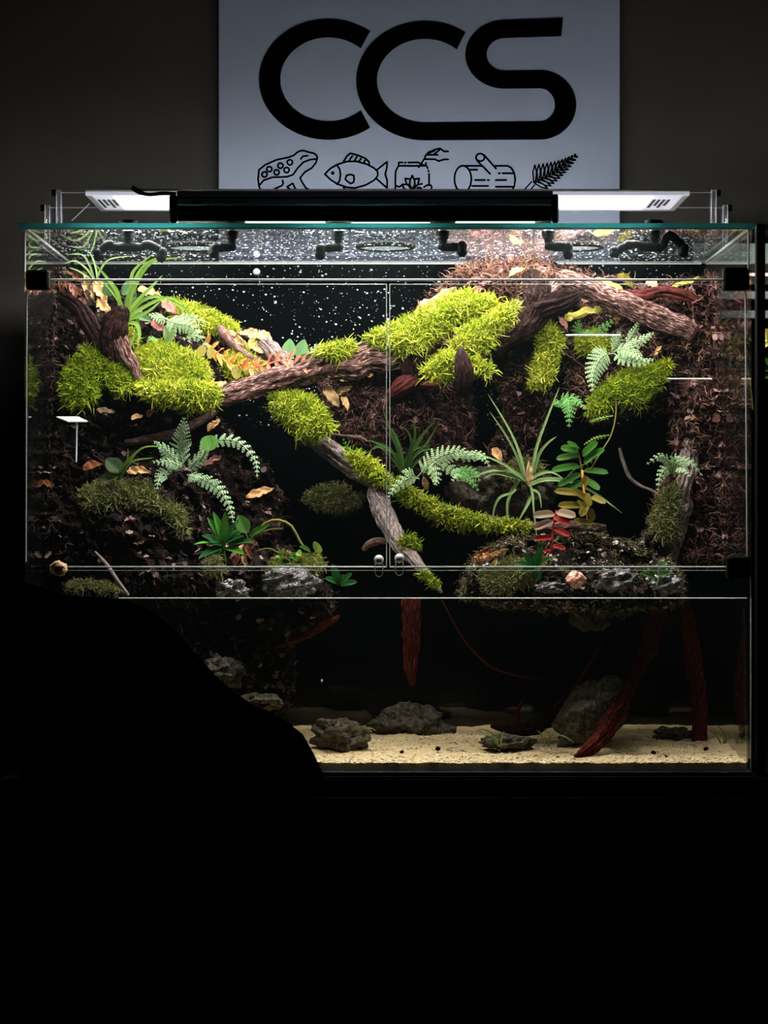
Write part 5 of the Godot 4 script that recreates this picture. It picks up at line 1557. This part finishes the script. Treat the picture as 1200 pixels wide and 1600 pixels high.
func build_fittings() -> void:
	fitting(200, [[[222, 386, 200, 386, 178, 386, 172, 381, 160, 389, 154, 394], [152, 390, 157, 408]], [[178, 386, 205, 386, 222, 386, 228, 382, 242, 386, 252, 392], [255, 388, 250, 410]]], "black twin mist nozzle hanging from the lid at the far left")
	fitting(362, [[[366, 384, 360, 386, 346, 387, 338, 388], [336, 382, 334, 404]]], "black single mist nozzle pointing left, second from the left end of the lid")
	fitting(529, [[[533, 384, 528, 386, 514, 387, 503, 388], [502, 382, 500, 407]]], "black single mist nozzle pointing left beside the middle lid vent")
	fitting(692, [[[688, 384, 694, 386, 708, 386, 720, 386], [722, 378, 722, 402]]], "black single mist nozzle pointing right above the long moss mat")
	fitting(857, [[[853, 384, 860, 384, 874, 384, 885, 384], [888, 378, 887, 406]]], "black single mist nozzle pointing right in front of the right lid vent")
	fitting(1022, [[[1036, 386, 1015, 386, 994, 382, 978, 384, 964, 392], [960, 386, 960, 403]], [[1000, 386, 1022, 386, 1034, 387, 1044, 368, 1056, 374, 1066, 384], [1070, 382, 1067, 403]]], "black twin mist nozzle hanging from the lid at the far right")
	# plate on a rod
	var o := thing("plate_marker", "small white plate on a thin clear rod at the left side of the bank", "marker", at(120, 722, 0.16))
	var mb := MB.new()
	var p := [at(88, 652.5, 0.2), at(122, 652.5, 0.2), at(137, 659.5, 0.14), at(106, 659.5, 0.14)]
	var up := Vector3(0, 0.0018, 0)
	var mid: Vector3 = (p[0] + p[2]) * 0.5 + up * 0.5
	mb.face(p, mid - Vector3.UP)
	mb.face([p[0] + up, p[1] + up, p[2] + up, p[3] + up], mid - Vector3.UP * 0.1)
	for k in 4:
		mb.face([p[k], p[(k + 1) % 4], p[(k + 1) % 4] + up, p[k] + up], mid)
	part("plate", mb.mesh(), M.white, o)
	part("rod", bar(at(120, 657, 0.16), at(119, 722, 0.165), 0.0013, 8), M.clear_edge, o)
	# clear ledges added on the right in place of reflection lines
	for q in [[884, 970, 523.5, 553, 0.27, "clear ledge with a bright rim standing in for a reflection line in front of the blue green fern"], [1043, 1112, 592, 604, 0.27, "short clear ledge with a bright rim standing in for a reflection line at the right bark bank"]]:
		var l := thing("reflection_ledge", q[5], "ledge", at((q[0] + q[1]) / 2.0, q[2], q[4]))
		part("shelf", bx(at(q[0], q[2], q[4]) + Vector3(0, -0.004, -0.07), at(q[1], q[2], q[4]) + Vector3(0, -0.0005, 0), 0.0004), M.glass, l)
		part("rim", bar(at(q[0], q[2], q[4]), at(q[1], q[2], q[4]), 0.0014), M.edge, l)
	# white disc standing in for a light reflected at the back wall
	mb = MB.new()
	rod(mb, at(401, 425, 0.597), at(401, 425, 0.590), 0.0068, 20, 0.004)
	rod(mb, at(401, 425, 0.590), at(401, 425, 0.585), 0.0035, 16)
	solo("reflection_spot", mb.mesh(), M.white, "small white disc standing in for a light reflection on the black back wall above the bank crest", "reflection spot")


func build_neighbour() -> void:
	# a second tank further right, seen through the side glass and past it
	var o := thing("neighbour_tank", "second glass tank with black corner posts at the right edge of the view", "tank", at(1300, 1215, 0.2))
	part("corner_post", bx(at(1182, 1214, 0.04), at(1196, 350, 0.04) + Vector3(0, 0, -0.02), 0.002), M.black, o)
	part("corner_post", bx(Vector3(0.652, 0.752, -0.80), Vector3(0.668, 1.64, -0.78), 0.002), M.black, o)
	part("back_board", bx(Vector3(0.64, 0.752, -0.86), Vector3(1.5, 1.64, -0.845), 0.002), M.back, o)
	part("light_block_top", bx(Vector3(0.585, 1.722, -0.86), Vector3(1.5, 1.732, -0.62), 0.002), M.black, o)  # unseen top, extended to keep the strip light off the wall
	part("base", bx(Vector3(0.64, 0.70, -0.84), Vector3(1.5, 0.752, -0.04), 0.002), M.velvet, o)
	for q in [[412.0, 380.0], [467.0, 455.0], [497.0, 485.0]]:
		part("frosted_rail", bx(Vector3(0.60 if q[0] < 420 else 0.64, YC + (800.0 - q[0]) * W(0.74), -0.76), Vector3(1.1, YC + (800.0 - q[1]) * W(0.74), -0.74), 0.001), M.rail, o)
	part("light_strip", bx(Vector3(0.66, YC + (800.0 - 430.0) * W(0.5), -0.52), Vector3(1.1, YC + (800.0 - 426.5) * W(0.5), -0.50), 0.001), M.led_warm, o)
	var lamp := OmniLight3D.new()
	lamp.name = "neighbour_strip_light"
	add_child(lamp)
	lamp.position = Vector3(0.80, YC + 360.0 * W(0.5), -0.48)
	lamp.light_energy = 0.05
	lamp.light_size = 0.04
	lamp.omni_range = 8.0
	lamp.omni_attenuation = 2.0
	lamp.shadow_enabled = true
	var fl := thing("yellow_orchid", "yellow flowered plant in the second tank at the right edge", "plant", at(1210, 560, 0.55))
	stem(fl, "stalk", [1215, 600, 1208, 570, 1200, 535], 0.56, 0.55, 1.8, M.grass)
	for q in [[1200, 532, 1184, 522, 14], [1200, 530, 1196, 514, 14], [1200, 534, 1210, 520, 14], [1200, 536, 1186, 540, 12]]:
		leaf(fl, [q[0], q[1], q[2], q[3]], 0.54, 0.53, q[4], M.yellow, Vector3(rf(-0.3, 0.3), 0.5, 1), 0.2, 0.1, 2, 0.0, "petal")
	for q in [[1206, 580, 1184, 572, 12], [1206, 575, 1192, 556, 12], [1208, 585, 1186, 592, 10]]:
		leaf(fl, [q[0], q[1], q[2], q[3]], 0.55, 0.53, q[4], M.broad, Vector3(0, 0.8, 1), 0.2, 0.1)
	var ft := thing("shade_shrub", "pale leaved shrub in the second tank seen through the side glass", "plant", at(1180, 620, 0.74))
	stem(ft, "stalk", [1176, 640, 1172, 600, 1165, 560], 0.75, 0.74, 1.8, M.grass)
	for i in 22:
		var x := rf(1135, 1175)
		var y := rf(520, 590)
		leaf(ft, [x, y, x + rf(-16, 10), y + rf(-10, 14)], 0.74, 0.72, rf(6, 11), [M.yellow, M.olive, M.grass][i % 3], Vector3(rf(-0.5, 0.5), 0.8, 1), 0.3, 0.1)


func build_drops() -> void:
	var ball := SphereMesh.new()
	ball.radius = 0.5
	ball.height = 1.0
	ball.radial_segments = 8
	ball.rings = 4
	var y1 := YC + 443.5 * S
	var w := []
	var c := PackedColorArray()
	for i in 2600:      # on the back wall
		var x := rf(-0.58, 0.58)
		var y := rf(YC + 0.16, y1 - 0.004)
		if noise.get_noise_2d(x * 90.0, y * 90.0) < -0.15 and rng.randf() < 0.7:
			continue
		var s := 0.0009 + 0.0032 * pow(rng.randf(), 4.0)
		w.append(Transform3D(Basis.from_scale(Vector3(s * rf(0.9, 1.5), s, s * 0.6)), Vector3(x, y, -0.5995)))
		c.append(Color(0.45, 0.47, 0.52))
	var a := many(numbered("back_droplets"), ball, w, c, M.drop, self)
	tag(a, "fine water droplets speckling the black back wall", "water droplets")
	w = []
	c = PackedColorArray()
	for i in 3000:      # under the lid
		var x := rf(-0.58, 0.59)
		var z := -0.01 - 0.58 * rng.randf()
		var s := 0.0010 + 0.0034 * pow(rng.randf(), 3.0)
		w.append(Transform3D(Basis.from_scale(Vector3(s * rf(0.9, 1.6), s * 0.45, s * rf(0.9, 1.6))), Vector3(x, y1 + 0.0003, z)))
		c.append(Color(0.45, 0.5, 0.58))
	a = many(numbered("lid_droplets"), ball, w, c, M.drop, self)
	tag(a, "condensation droplets under the glass lid", "water droplets")
